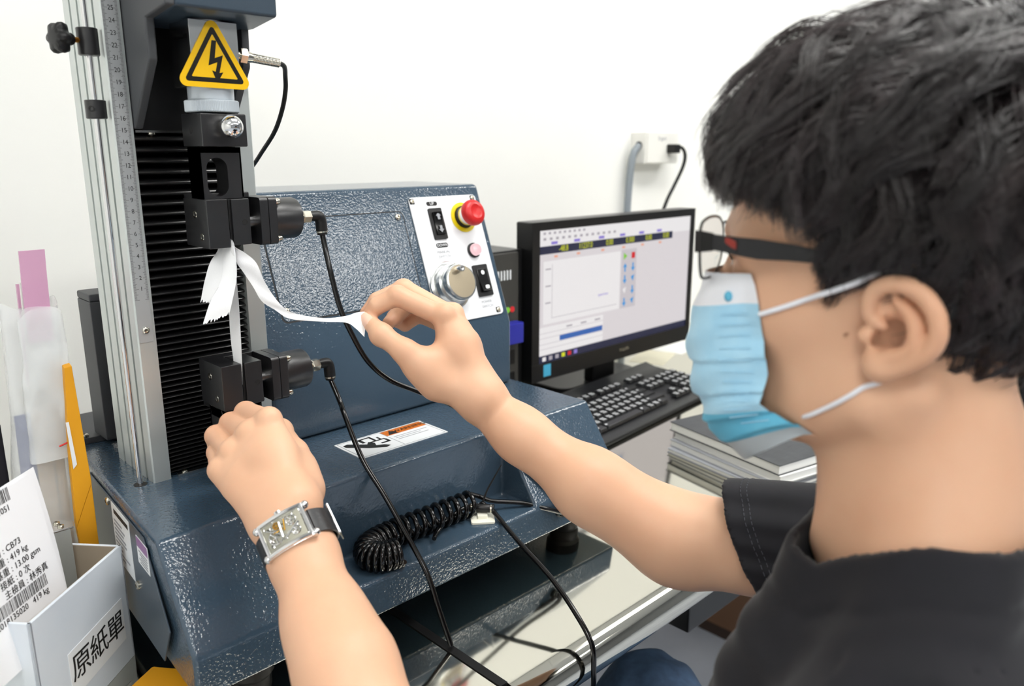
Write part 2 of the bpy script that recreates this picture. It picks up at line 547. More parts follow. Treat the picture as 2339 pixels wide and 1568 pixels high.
# jog dial
jd = MB().lathe(pan((38.0, 6.05, 0.22)), CN, [(0, 3.15), (0.25, 3.15), (0.35, 3.0), (0.4, 2.75)], 48).build("jog_dial", "alu_bright", cp)
tag(jd, "brushed silver jog dial with finger peg")
MB().lathe(pan((38.0, 6.05, 0.6)), CN, [(0, 2.7), (0.9, 2.6), (1.0, 2.35), (1.1, 2.4), (2.0, 2.4), (2.15, 2.3), (2.2, 2.15)], 48).build("dial_body", "alu_bright", jd)
MB().lathe(pan((38.0, 6.05, 2.72)), CN, [(0, 2.1), (0.1, 2.1)], 40).build("dial_face", "dial_face", jd)
MB().lathe(pan((37.7, 7.5, 2.75)), CN, [(0, 0.42), (1.0, 0.42), (1.1, 0.36), (1.1, 0.2), (0.9, 0.2)], 20).build("finger_peg", "chrome", jd)

# ---- warning label on the deck
fn = frame_fn((22.25, -6.1, DECK), (1, 0, 0), (0, 1, 0))
wl = plate(MB(), rrect(11.7, 5.3, 0.1, 2), fn, 0.0, 0.05).build("warning_label", "label_white", T, smooth=0)
k = MB()
for x0, x1, y0, y1 in ((-5.6, 5.6, 2.42, 2.5), (-5.6, 5.6, -2.5, -2.42), (-5.6, -5.52, -2.5, 2.5), (5.52, 5.6, -2.5, 2.5), (-0.1, -0.02, -2.5, 2.5)):
    plate(k, [(x0, y0), (x1, y0), (x1, y1), (x0, y1)], fn, 0.05, 0.06)
for j, w in enumerate((4.6, 3.4, 4.2)):
    plate(k, [(0.4, 0.2 - j * 0.45), (0.4 + w, 0.2 - j * 0.45), (0.4 + w, 0.33 - j * 0.45), (0.4, 0.33 - j * 0.45)], fn, 0.05, 0.06)
k.build("border_print", "grey_ink", wl, smooth=0)
plate(MB(), [(0.0, 0.95), (5.5, 0.95), (5.5, 2.4), (0.0, 2.4)], fn, 0.05, 0.06).build("header", "label_orange", wl, smooth=0)
k = MB()
plate(k, [(0.35, 1.1), (1.75, 1.1), (1.05, 2.25)], fn, 0.06, 0.07)
text(k, "WARNING", 0.95, fn((3.6, 1.66, 0.075)), (1, 0, 0), (0, 1, 0))
hand = [(-5.2, 1.7), (-4.6, 1.85), (-3.0, 0.35), (-2.5, 0.9), (-2.1, 0.2), (-2.4, -0.5), (-1.6, -0.9), (-1.2, -1.5), (-1.9, -1.75), (-2.7, -1.2), (-3.4, -0.75), (-4.2, 0.1), (-5.2, 1.1)]
plate(k, [(a - 0.1, b) for a, b in hand], fn, 0.06, 0.07)
k.box(0, 0, 0, 0, 0, 0)
for a0, a1, b0, b1 in ((-3.3, -2.9, 0.9, 2.1), (-3.3, -1.6, 1.9, 2.15), (-1.9, -1.6, 0.7, 2.1), (-2.5, -0.6, 0.5, 0.75), (-1.2, -0.95, 0.6, 1.5), (-1.7, -0.5, -0.5, -0.2), (-0.8, -0.5, -0.5, 0.5)):
    plate(k, [(a0, b0), (a1, b0), (a1, b1), (a0, b1)], fn, 0.06, 0.07)
k.build("pictogram", "sign_black", wl, smooth=0)

# ---- column: two aluminium extrusions, bellows, ruler, stop rod
def extrusion(x0, x1, name):
    # plan outline with slots in the outer side
    s = -1 if x0 < 3 else 1
    xo, xi = (x0, x1) if s < 0 else (x1, x0)
    pts = [(xi, 0.0), (xi, 9.4), (xo, 9.4)]
    for yc in (7.6, 5.6, 3.6, 1.7):
        pts += [(xo, yc + 0.22), (xo - s * 0.25, yc + 0.22), (xo - s * 0.25, yc - 0.22), (xo, yc - 0.22)]
    pts += [(xo, 0.12), (xo - s * 0.12, 0.0)]
    return MB().prism([(a, b, DECK) for a, b in pts], (0, 0, 62)).build(name, "alu", T, smooth=25)
extrusion(-1.4, 0.25, "column_profile")
extrusion(9.55, 11.4, "column_profile")
MB().box(0.25, 9.55, 3.2, 9.4, DECK, 44).build("column_core", "black_plastic", T, smooth=0)
prof = []
z = DECK + 0.35
k = 0
while z < 15.2:
    t_ = (z - DECK) / 33.0
    step = 0.36 + 0.62 * min(1, t_ * 1.15)
    prof += [(2.4, z), (0.95, z + step * 0.2), (0.6, z + step * 0.27), (0.4, z + step * 0.38), (0.34, z + step * 0.5), (0.4, z + step * 0.62), (0.6, z + step * 0.73), (0.95, z + step * 0.8)]
    z += step
prof.append((2.4, z))
vs_, fs_ = [], []
for (y_, z_) in prof:
    vs_ += [(0.3, y_, z_), (9.5, y_, z_)]
for i in range(len(prof) - 1):
    fs_.append((2 * i, 2 * i + 1, 2 * i + 3, 2 * i + 2))
fs_.append(tuple(2 * i for i in range(len(prof))))
fs_.append(tuple(2 * i + 1 for i in range(len(prof) - 1, -1, -1)))
fs_.append((0, 2 * len(prof) - 2, 2 * len(prof) - 1, 1))
MB().add(vs_, fs_).build("bellows", "dark_bellows", T, smooth=50)
bs = MB().box(0.9, 9.4, -0.25, 0.3, DECK, DECK + 0.35).build("bellows_strip", "alu_bright", T, bevel=0.05)
for a in (1.6, 8.6):
    screw("screw", (a, 0.05, DECK + 0.35), (0, 0, 1), 0.28, bs)
ru = plate(MB(), [(0, 0)] and [(-1.28, 43)] + [(-1.28, -3.75), (-1.2, -4.0), (-0.08, -4.0), (0.0, -3.75)] + [(0.0, 43)],
           lambda p: Vector((p[0], -p[2], p[1])), 0.0, 0.08).build("ruler", "ruler_steel", T, smooth=0)
k = MB()
for i in range(0, 421):
    z_ = i * 0.1
    l1 = 0.52 if i % 10 == 0 else (0.4 if i % 5 == 0 else 0.25)
    l2 = 0.36 if i % 10 == 0 else (0.3 if i % 5 == 0 else 0.2)
    for x0, x1 in ((-1.27, -1.27 + l1 * 0.85), (-l2, -0.01)):
        k.add([(x0, -0.085, z_ - 0.013), (x1, -0.085, z_ - 0.013), (x1, -0.085, z_ + 0.013), (x0, -0.085, z_ + 0.013)], [(0, 1, 2, 3)])
tag(k.build("tick_marks", "ink", ru, smooth=0), kind="stuff")
for i in range(1, 42):
    k = MB()
    text(k, str(i), 0.56, (-0.58, -0.09, i + 0.0), (1, 0, 0), (0, 0, 1), squash=0.9, depth=0.01)
    k.build("numeral", "ink", ru, smooth=0)
screw("screw", (-0.62, -0.08, -2.85), (0, -1, 0), 0.32, ru)
MB().cyl((-2.4, 0.75, DECK - 0.2), (-2.4, 0.75, 44), 0.26, 18).build("stop_rod", "chrome", T)
MB().lathe((-2.4, 0.75, DECK), (0, 0, 1), [(0, 0.62), (0.03, 0.6), (0.03, 0.3)], 24).build("rod_grommet", "black_rubber", T)
c1 = MB().lathe((-2.4, 0.75, 21.1), (0, 0, 1), [(0, 0.78), (0.06, 0.84), (2.15, 0.84), (2.2, 0.78)], 32).build("stop_collar", "black_anodised", T)
c2 = MB().lathe((-2.4, 0.75, 15.95), (0, 0, 1), [(0, 0.78), (0.06, 0.84), (1.5, 0.84), (1.55, 0.78)], 32).build("stop_collar", "black_anodised", T)
MB().lathe((-2.95, 0.1, 16.75), (-0.65, -0.75, 0), [(-0.02, 0.26), (0.03, 0.26), (0.03, 0.14), (-0.1, 0.13)], 16).build("set_screw", "black_plastic", c2)
kd = Vector((-0.97, -0.22, 0))
kp = Vector((-3.15, 0.55, 22.25))
kn = MB()
nlob = 48
vs_, fs_ = [], []
rings = [(0.55, 0.5), (0.75, 0.62), (1.0, 0.62), (1.15, 0.9), (1.3, 1.3), (1.7, 1.45), (2.0, 1.4), (2.25, 1.2), (2.32, 0.7)]
uu = kd.cross(Vector((0, 0, 1))).normalized(); ww = kd.cross(uu)
for t_, r_ in rings:
    for i in range(nlob):
        an = 2 * math.pi * i / nlob
        lob = 1 + (0.14 * math.cos(6 * an) if r_ > 0.8 else 0)
        vs_.append(kp + kd * t_ * 0.95 + (uu * math.cos(an) + ww * math.sin(an)) * r_ * lob * 0.82)
for j in range(len(rings) - 1):
    for i in range(nlob):
        fs_.append((j * nlob + i, j * nlob + (i + 1) % nlob, (j + 1) * nlob + (i + 1) % nlob, (j + 1) * nlob + i))
fs_.append(tuple(range(nlob - 1, -1, -1))); fs_.append(tuple(range((len(rings) - 1) * nlob, len(rings) * nlob)))
star = kn.add(vs_, fs_).build("star_knob", "black_plastic", c1, smooth=50)
th = MB()
for i in range(7):
    th.lathe(kp + kd * (i * 0.1 - 0.05), kd, [(0, 0.17), (0.03, 0.22), (0.07, 0.22), (0.1, 0.17)], 14)
th.build("threaded_stud", "brass", star)

# ---- rear arm on the deck behind the column
arm = MB()
plate(arm, rrect(12.5, 9.5, 3.0, 6), frame_fn((0.6, 20.5, DECK), (1, 0, 0), (0, 1, 0)), 0, 0.7)
rb = arm.build("bracket_plate", "plastic_charcoal", T, bevel=0.1)
fnb = frame_fn((-1.0, 17.2, DECK + 0.7), (1, 0, 0), (0, 0, 1))
MB().box(-1.2, 0.0, 13.4, 17.4, DECK + 0.7, -2.0).build("bracket_upright", "plastic_charcoal", rb, bevel=0.15)
MB().box(0.0, 3.2, 14.0, 16.8, DECK + 1.6, -3.4).build("bracket_core", "black_plastic", rb, bevel=0.1)
MB().box(-1.2, 3.2, 13.4, 17.4, -2.0, -1.2).build("bracket_cap", "plastic_charcoal", rb, bevel=0.2)
for a, b_ in ((-2.6, 17.0), (1.5, 13.2)):
    screw("screw", (a, b_ - 0.6, DECK + 0.7), (0, 0, 1), 0.5, rb)
# ---- crosshead cover, load cell, clamps
def px(poly, x0, x1):
    return MB().prism([(x0, y, z) for y, z in poly], (x1 - x0, 0, 0))
cheek = [(0.95, 15.1), (0.0, 15.15), (-4.74, 20.6), (-4.85, 23.8), (-9.1, 24.35), (-9.1, 42), (0.95, 42)]
ch = px(cheek, 0.35, 1.15).build("crosshead_cover", "plastic_charcoal", T, bevel=0.18, seg=3)
px([(0.95, 15.3), (0.2, 15.3), (-3.9, 20.6), (-4.1, 24.0), (0.95, 24.0)], 9.0, 9.75).build("cover_cheek", "plastic_charcoal", ch, bevel=0.15)
px([(-9.1, 24.35), (-4.85, 23.8), (0.9, 23.8), (0.9, 42), (-9.1, 42)], 1.1, 9.9).build("cover_front", "navy_smooth", ch, bevel=0.25, seg=3)
MB().box(1.1, 9.1, 0.3, 0.95, 15.05, 24).build("cover_back", "black_plastic", ch, smooth=0)
cs = MB().box(0.5, 9.4, 0.25, 0.9, 14.85, 15.05).build("carriage_strip", "alu_bright", ch, smooth=0)
screw("screw", (1.9, 0.4, 14.86), (0, 0, -1), 0.35, cs)
AX, AY = 5.4, -4.75
lc = MB()
lc.box(3.05, 7.25, -6.8, -6.3, 18.55, 23.85).box(3.1, 7.25, -6.3, -2.8, 22.75, 23.85)
lc.box(3.1, 7.25, -6.3, -2.8, 18.55, 22.4).box(4.1, 7.0, -6.3, -3.0, 22.4, 22.75)
lc = lc.build("load_cell", "alu_bright", T, bevel=0.05)
tag(lc, "bright aluminium load cell block")
MB().cyl((AX, AY, 23.8), (AX, AY, 24.8), 1.6, 28).build("mount_stud", "alu_bright", lc)
def tri(cx_, cz_, r_, rad, n=6):
    out = []
    for k_ in range(3):
        a = math.radians(90 + 120 * k_)
        c_ = (cx_ + (r_ - rad) * math.cos(a), cz_ + (r_ - rad) * math.sin(a))
        for i in range(n + 1):
            b = a + math.radians(-60 + 120 * i / n)
            out.append((c_[0] + rad * math.cos(b), c_[1] + rad * math.sin(b)))
    return out
sgf = frame_fn((4.93, -6.86, 20.45), (1, 0, -0.012), (0.012, 0, 1))
sg = plate(MB(), tri(0, 0, 3.4, 0.58), sgf, 0.0, 0.04).build("hazard_sign", "sign_yellow", lc, smooth=0)
tag(sg, "yellow triangular high voltage warning sign with black lightning arrow")
k = MB()
outer, inner = tri(0, 0, 2.87, 0.22), tri(0, 0, 2.28, 0.06)
n_ = len(outer)
k.add([tuple(sgf((p[0], p[1], 0.05))) for p in outer] + [tuple(sgf((p[0], p[1], 0.05))) for p in inner],
      [(i, (i + 1) % n_, n_ + (i + 1) % n_, n_ + i) for i in range(n_)])
bolt = [(0.02, 1.95), (0.45, 1.95), (0.2, 0.45), (0.98, 0.75), (0.55, -0.8), (0.92, -0.72), (0.3, -1.65), (-0.12, -0.62), (0.2, -0.72), (0.42, 0.12), (-0.42, -0.22)]
plate(k, [((a - 0.12) * 0.94, b * 0.94) for a, b in bolt], sgf, 0.045, 0.06)
k.build("lightning_print", "sign_black", sg, smooth=0)
# cable gland on the right of the load cell
g = MB()
def hexp(r_): return r_
gd = Vector((1, 0.0, -0.10)).normalized()
gp = Vector((7.3, -5.0, 21.55))
g.lathe(gp, gd, [(0, 0.62), (0.55, 0.62)], 6).lathe(gp + gd * 0.6, gd, [(0, 0.45), (0.3, 0.45)], 18)
g.lathe(gp + gd * 0.85, gd, [(0, 0.7), (0.6, 0.7)], 6).lathe(gp + gd * 1.45, gd, [(0, 0.55), (0.6, 0.42)], 20)
for i in range(19):
    g.lathe(gp + gd * (2.05 + i * 0.14), gd, [(0, 0.36), (0.05, 0.4), (0.1, 0.4), (0.14, 0.36)], 18)
g.build("cable_gland", "nickel", lc, smooth=25)
st_ = MB().lathe((AX, AY, 17.55), (0, 0, 1), [(0, 1.88), (0.05, 1.92), (1.0, 1.92)], 48).build("coupling_stub", "silver_paint", T)
kr = MB()
vs_, fs_ = [], []
nk = 200
for (z_, r_) in ((16.52, 2.12), (16.6, 2.22), (17.45, 2.22), (17.53, 2.12)):
    for i in range(nk):
        rr = r_ + (0.045 if i % 2 else 0.0)
        a = 2 * math.pi * i / nk
        vs_.append((AX + rr * math.cos(a), AY + rr * math.sin(a), z_))
for j in range(3):
    for i in range(nk):
        fs_.append((j * nk + i, j * nk + (i + 1) % nk, (j + 1) * nk + (i + 1) % nk, (j + 1) * nk + i))
fs_.append(tuple(range(nk - 1, -1, -1))); fs_.append(tuple(range(3 * nk, 4 * nk)))
kr.add(vs_, fs_).build("knurled_ring", "silver_paint", T, smooth=0)
cb = MB().box(3.4, 7.5, -6.75, -2.7, 13.62, 16.4).build("coupling_block", "black_anodised", T, bevel=0.12)
MB().lathe((3.4, -4.6, 15.0), (-1, 0, 0), [(0.005, 0.32), (0.01, 0.32)], 20).build("pin_hole", "ink", cb)
bk = MB().lathe((5.6, -6.75, 15.3), (0, -1, 0), [(0, 0.62), (0.5, 0.62)], 40)
bk = bk.build("pin_knob", "nickel", cb)
MB().ball((5.6, -7.75, 15.28), 0.98, 40).build("ball_end", "chrome", bk, smooth=80)

def clamp(name, z0, up, label):
    """pneumatic clamp; jaws z0..z0+4.3, body leading up (upper clamp) or down (lower clamp)"""
    s = 1 if up else -1
    zc = z0 + 2.15
    def Z_(a):          # a measured from the jaw centre towards the body
        return zc + s * a
    body = MB()
    # fixed jaw, left
    j = MB().box(3.3, 5.25, -6.55, -2.7, zc - 2.15, zc + 2.15).build(name, "black_anodised", T, bevel=0.1)
    tag(j, label)
    # web plate with slot, built as a frame
    w = MB()
    zs, ze = Z_(2.15), Z_(6.6)
    lo, hi = min(zs, ze), max(zs, ze)
    outer_ = [(3.35, lo), (7.15, lo), (7.15, hi), (3.35, hi)]
    if up:
        slot_lo, slot_hi = lo + 0.2, hi - 0.9
        y0, y1 = -5.9, -3.6
        # left stile, right stile, bottom and top with rounded slot
        sl = rrect(1.9, slot_hi - slot_lo, 0.94, 8, cx=4.85, cy=(slot_lo + slot_hi) / 2)
        ov = [(3.35, lo)]
        ring_o = []
        for (a, b) in sl:
            dx, dz = a - 4.85, b - (slot_lo + slot_hi) / 2
            hx, hz = (2.3 if dx > 0 else 1.5), (hi - lo) / 2
            czz = (lo + hi) / 2
            # project to the rectangle
            kx = hx / abs(dx) if abs(dx) > 1e-6 else 1e9
            kz = (hi - (slot_lo + slot_hi) / 2) / dz if dz > 1e-6 else ((slot_lo + slot_hi) / 2 - lo) / (-dz) if dz < -1e-6 else 1e9
            kk = min(kx, kz)
            ring_o.append((4.85 + dx * kk, (slot_lo + slot_hi) / 2 + dz * kk))
        n2 = len(sl)
        vs2 = [(a, y0, b) for a, b in sl] + [(a, y0, b) for a, b in ring_o] + [(a, y1, b) for a, b in sl] + [(a, y1, b) for a, b in ring_o]
        fs2 = []
        for i in range(n2):
            i2 = (i + 1) % n2
            fs2 += [(i, i2, n2 + i2, n2 + i), (2 * n2 + i2, 2 * n2 + i, 3 * n2 + i, 3 * n2 + i2),
                    (i2, i, 2 * n2 + i, 2 * n2 + i2), (n2 + i, n2 + i2, 3 * n2 + i2, 3 * n2 + i)]
        w.add(vs2, fs2)
        # corners of the frame lost by the radial projection
        w.box(3.35, 3.5, y0, y1, lo, hi).box(7.0, 7.15, y0, y1, lo, hi)
        w.box(3.35, 7.15, y0, y1, hi - 0.5, hi)
        w.build("yoke", "black_anodised", j, smooth=25)
    else:
        w.box(3.35, 4.2, -5.9, -3.4, lo, hi).box(6.4, 7.2, -5.9, -3.4, lo, hi).box(3.35, 7.2, -5.9, -3.4, lo, lo + 1.6)
        w.box(3.35, 7.2, -5.9, -3.4, hi - 1.0, hi)
        w.build("yoke", "black_anodised", j, bevel=0.08)
        MB().box(3.9, 6.9, -6.4, -3.0, DECK, lo).build("post", "black_anodised", j, bevel=0.1)
    # back bar carrying the cylinder, with its arm next to the yoke
    prof_ = [(3.35, Z_(2.6)), (8.6, Z_(2.6)), (8.6, Z_(-2.15)), (3.35, Z_(-2.15))]
    MB().box(3.35, 8.2, -3.0, -1.6, zc - 2.15, zc + 2.15).build("back_bar", "black_anodised", j, bevel=0.1)
    MB().box(3.4, 8.3, -4.6, -1.7, min(Z_(2.05), Z_(2.6)), max(Z_(2.05), Z_(2.6))).build("arm", "black_anodised", j, bevel=0.1)
    # moving jaw
    mj = MB().box(5.6, 7.3, -6.5, -2.9, zc - 2.0, zc + 2.1).build("moving_jaw", "black_anodised", j, bevel=0.08)
    MB().box(5.38, 5.6, -6.3, -2.9, zc - 2.1, zc + 2.1).build("jaw_face", "black_rubber", j, bevel=0.03)
    MB().lathe((6.75, -6.505, zc + 0.05), (0, -1, 0), [(0, 0.24), (0.02, 0.24), (0.02, 0.2), (-0.5, 0.2)], 20).build("tapped_hole", "ink", mj)
    MB().lathe((7.25, -4.9, zc + 0.0), (1, 0, 0), [(0, 0.62), (1.9, 0.62)], 28).build("plunger", "chrome", j)
    # flange in two layers
    fl = MB()
    for xa, xb in ((8.15, 8.98), (9.02, 9.85)):
        fl.prism([(xa, -4.75 + a, zc + b) for a, b in rrect(4.1, 4.35, 0.35, 3)], (xb - xa, 0, 0))
    fl = fl.build("flange", "black_anodised", j, bevel=0.07)
    for a in (-1.6, 1.6):
        for b in (-1.7, 1.7):
            MB().lathe((9.85, -4.75 + a, zc + b), (1, 0, 0), [(0, 0.33), (0.35, 0.33), (0.5, 0.24), (0.52, 0.14), (0.3, 0.13)], 18).build("cap_screw", "nickel", fl)
    MB().lathe((9.85, -4.75, zc), (1, 0, 0), [(0, 1.95), (2.55, 1.95), (2.8, 1.85), (2.9, 1.6)], 56).build("air_cylinder", "black_anodised", j)
    for zz, yy in ((zc + 0.75, -4.0), (zc - 1.2, -5.1)):
        MB().lathe((3.3, yy, zz), (-1, 0, 0), [(-0.02, 0.36), (0.02, 0.34), (0.02, 0.2), (-0.2, 0.18)], 18).build("socket_screw", "nickel", j)
    MB().cyl((12.7, -4.75, zc), (13.6, -4.75, zc), 0.45, 18).build("fitting_stem", "nickel", j)
    ft = MB().lathe((13.5, -4.75, zc), (1, 0, 0), [(0, 0.58), (0.1, 0.64), (0.82, 0.64), (0.9, 0.5)], 6).build("fitting_nut", "nickel", j, smooth=20)
    tilt = Vector((0.06, -0.02, -1)).normalized()
    e = MB()
    e.tube([(14.3, -4.75, zc), (14.9, -4.75, zc), (15.35, -4.75, zc - 0.08), (15.55, -4.75, zc - 0.45), (15.58, -4.76, zc - 0.8)], [0.48, 0.52, 0.57, 0.57, 0.58], 16, 5)
    pe = Vector((15.58, -4.76, zc - 0.75))
    e.lathe(pe, tilt, [(0, 0.58), (0.75, 0.58)], 20)
    e.build("elbow", "black_plastic", j)
    MB().lathe(pe + tilt * 0.75, tilt, [(0, 0.56), (0.16, 0.56)], 20).build("fitting_ring", "nickel", j)
    MB().lathe(pe + tilt * 0.9, tilt, [(0, 0.42), (0.1, 0.52), (0.22, 0.5), (0.25, 0.3)], 20).build("release_collar", "black_plastic", j)
    return pe + tilt * 1.1
hose_top = clamp("upper_clamp", 4.85, True, "black upper pneumatic clamp")
hose_low = clamp("lower_clamp", -10.2, False, "black lower pneumatic clamp")
# ------------------------------------------------------------------ smooth solids -> one continuous mesh
class Solid:
    """ordered list of rounded shapes, blended smoothly; meshed with surface nets (cm)"""
    def __init__(self):
        self.pr = []
    def put(self, kind, data, bc, br, op, k):
        self.pr.append((kind, data, np.asarray(bc, float), float(br), op, k))
    def ball(self, c, r, k=1.0, op=1):
        self.put("s", (np.asarray(c, float), r), c, r, op, k)
    def cone(self, a, b, r1, r2, k=1.0, op=1):
        a, b = np.asarray(a, float), np.asarray(b, float)
        self.put("c", (a, b, r1, r2), (a + b) / 2, np.linalg.norm(b - a) / 2 + max(r1, r2), op, k)
    def chain(self, pts, rs, k=0.6, op=1):
        for i in range(len(pts) - 1):
            self.cone(pts[i], pts[i + 1], rs[i], rs[i + 1], k, op)
    def ell(self, c, r, M=None, k=1.0, op=1):
        self.put("e", (np.asarray(c, float), np.asarray(r, float), np.eye(3) if M is None else np.asarray(M, float)), c, max(r) * 1.2 + 1.0, op, k)
    def half(self, p, n, k=0.3):
        """cut away everything on the n side of the plane"""
        n = np.asarray(n, float)
        self.put("h", (np.asarray(p, float), n / np.linalg.norm(n)), p, 1e6, -1, k)
    def fn(self, f, c, r, op=1, k=0.5):
        self.put("f", f, c, r, op, k)
    @staticmethod
    def one(kind, d, P):
        if kind == "s":
            return np.linalg.norm(P - d[0], axis=1) - d[1]
        if kind == "c":
            a, b, r1, r2 = d
            ba = b - a
            l2 = ba @ ba + 1e-9
            t = np.clip((P - a) @ ba / l2, 0, 1)
            q = P - a - t[:, None] * ba
            return np.sqrt((q * q).sum(1)) - (r1 + (r2 - r1) * t)
        if kind == "e":
            c, r, M = d
            q = (P - c) @ M
            k0 = np.sqrt(((q / r) ** 2).sum(1)) + 1e-9
            k1 = np.sqrt(((q / (r * r)) ** 2).sum(1)) + 1e-9
            return k0 * (k0 - 1) / k1
        if kind == "h":
            return -((P - d[0]) @ d[1])
        return d(P)
    def ev(self, P, sel=None):
        D = np.full(len(P), 50.0)
        for i in (range(len(self.pr)) if sel is None else sel):
            kind, d, bc, br, op, k = self.pr[i]
            v = self.one(kind, d, P)
            if op > 0:
                h = np.maximum(k - np.abs(D - v), 0) / k
                D = np.minimum(D, v) - h * h * k / 4
            else:
                h = np.maximum(k - np.abs(D + v), 0) / k
                D = np.maximum(D, -v) + h * h * k / 4
        return D
    def pick(self, c, rad):
        if getattr(self, "_n", -1) != len(self.pr):
            self._n = len(self.pr)
            self._c = np.array([p[2] for p in self.pr]); self._r = np.array([p[3] + p[5] for p in self.pr]) + 0.5
        return np.flatnonzero(np.sqrt(((self._c - c) ** 2).sum(1)) < self._r + rad).tolist()
    def mesh(self, lo, hi, vox, N=12, offset=0.0, project=True):
        lo = np.asarray(lo, float); hi = np.asarray(hi, float)
        nb = np.ceil((hi - lo) / (vox * N)).astype(int)
        B = vox * N
        hd = B * 0.87
        g = np.arange(N + 1)
        gx, gy, gz = np.meshgrid(g, g, g, indexing="ij")
        G = np.stack([gx, gy, gz], -1).reshape(-1, 3)
        cells, cpos, edges = [], [], [[], [], []]
        off8 = [(a, b, c) for a in (0, 1) for b in (0, 1) for c in (0, 1)]
        ed12 = [(i, j) for i in range(8) for j in range(i + 1, 8) if sum(abs(off8[i][t] - off8[j][t]) for t in range(3)) == 1]
        for bx in range(nb[0]):
            for by in range(nb[1]):
                for bz in range(nb[2]):
                    b0 = np.array([bx, by, bz])
                    c = lo + (b0 + 0.5) * B
                    sel = self.pick(c, hd)
                    if not sel or not any(self.pr[i][4] > 0 for i in sel):
                        continue
                    dc = self.ev(c[None], sel)[0] - offset
                    if dc > hd * 1.6 or dc < -hd * 3.5:
                        continue
                    V = (self.ev(lo + (b0 * N + G) * vox, sel) - offset).reshape(N + 1, N + 1, N + 1)
                    S = V < 0
                    if S.all() or not S.any():
                        continue
                    cnt = sum(S[a:a + N, b:b + N, d:d + N].astype(int) for a, b, d in off8)
                    idx = np.argwhere((cnt > 0) & (cnt < 8))
                    if len(idx) == 0:
                        continue
                    cv = np.stack([V[idx[:, 0] + a, idx[:, 1] + b, idx[:, 2] + d] for a, b, d in off8], 1)
                    acc = np.zeros((len(idx), 3)); n_ = np.zeros(len(idx))
                    for i, j in ed12:
                        s = (cv[:, i] < 0) != (cv[:, j] < 0)
                        t = np.where(s, cv[:, i] / (cv[:, i] - cv[:, j] + 1e-12), 0)
                        p = np.array(off8[i]) + t[:, None] * (np.array(off8[j]) - np.array(off8[i]))
                        acc += np.where(s[:, None], p, 0); n_ += s
                    cells.append(idx + b0 * N)
                    cpos.append(lo + (idx + b0 * N + acc / n_[:, None]) * vox)
                    for ax in range(3):
                        sl0 = [slice(0, N)] * 3
                        sl1 = [slice(0, N)] * 3
                        sl1[ax] = slice(1, N + 1)
                        A, Bv = S[tuple(sl0)], S[tuple(sl1)]
                        e = np.argwhere(A != Bv)
                        if len(e):
                            edges[ax].append(np.concatenate([e + b0 * N, A[e[:, 0], e[:, 1], e[:, 2]][:, None]], 1))
        cells = np.concatenate(cells); pos = np.concatenate(cpos)
        mul = np.array([1, 1 << 20, 1 << 40], dtype=np.int64)
        key = (cells.astype(np.int64) + 2) @ mul
        order = np.argsort(key)
        ks = key[order]
        faces = []
        for ax in range(3):
            if not edges[ax]:
                continue
            E = np.concatenate(edges[ax])
            u, w = (ax + 1) % 3, (ax + 2) % 3
            quad = []
            ok = np.ones(len(E), bool)
            for du, dw in ((-1, -1), (0, -1), (0, 0), (-1, 0)):
                q = E[:, :3].copy()
                q[:, u] += du; q[:, w] += dw
                kk = (q.astype(np.int64) + 2) @ mul
                ii = np.clip(np.searchsorted(ks, kk), 0, len(ks) - 1)
                ok &= ks[ii] == kk
                quad.append(order[ii])
            Q = np.stack(quad, 1)
            flip = E[:, 3] == 0
            Q[flip] = Q[flip][:, ::-1]
            faces.append(Q[ok])
        F = np.concatenate(faces)
        if project:
            pos = self.snap(pos, offset, vox)
        return pos, F
    def many(self, P):
        out = np.empty(len(P))
        k = np.floor(P / 4.0).astype(np.int64)
        kk = (k + 4096) @ np.array([1, 1 << 14, 1 << 28])
        o = np.argsort(kk)
        cut = np.flatnonzero(np.diff(kk[o])) + 1
        for part in np.split(o, cut):
            c = (k[part[0]] + 0.5) * 4.0
            out[part] = self.ev(P[part], self.pick(c, 3.6))
        return out
    def snap(self, pos, offset, vox):
        for _ in range(2):
            e = vox * 0.5
            d = self.many(pos) - offset
            gr = np.stack([self.many(pos + np.eye(3)[a] * e) - offset - d for a in range(3)], 1) / e
            n2 = (gr * gr).sum(1) + 1e-6
            pos = pos - np.clip(d / n2, -vox, vox)[:, None] * gr
        return pos
def solid_object(name, pos, F, material, parent, colour=None):
    org = np.array(ROOT[root_of(parent)])
    me = bpy.data.meshes.new(name)
    me.vertices.add(len(pos)); me.loops.add(F.size); me.polygons.add(len(F))
    me.vertices.foreach_set("co", ((pos - org) / 100.0).astype(np.float32).ravel())
    me.loops.foreach_set("vertex_index", F.astype(np.int32).ravel())
    me.polygons.foreach_set("loop_start", np.arange(0, F.size, 4, dtype=np.int32))
    me.polygons.foreach_set("loop_total", np.full(len(F), 4, dtype=np.int32))
    me.update(calc_edges=True)
    me.validate()
    me.shade_smooth()
    if colour is not None:
        at = me.color_attributes.new("tint", "FLOAT_COLOR", "POINT")
        at.data.foreach_set("color", np.concatenate([colour, np.ones((len(colour), 1))], 1).astype(np.float32).ravel())
    me.materials.append(MATS[material])
    o = bpy.data.objects.new(name, me)
    COL.objects.link(o)
    o.parent = parent
    return o
def rotm(yaw, pit, rol):
    cy_, sy = math.cos(yaw), math.sin(yaw); cp_, sp_ = math.cos(pit), math.sin(pit); cr, sr = math.cos(rol), math.sin(rol)
    return (np.array([[cy_, -sy, 0], [sy, cy_, 0], [0, 0, 1]]) @ np.array([[1, 0, 0], [0, cp_, -sp_], [0, sp_, cp_]])
            @ np.array([[cr, 0, sr], [0, 1, 0], [-sr, 0, cr]]))
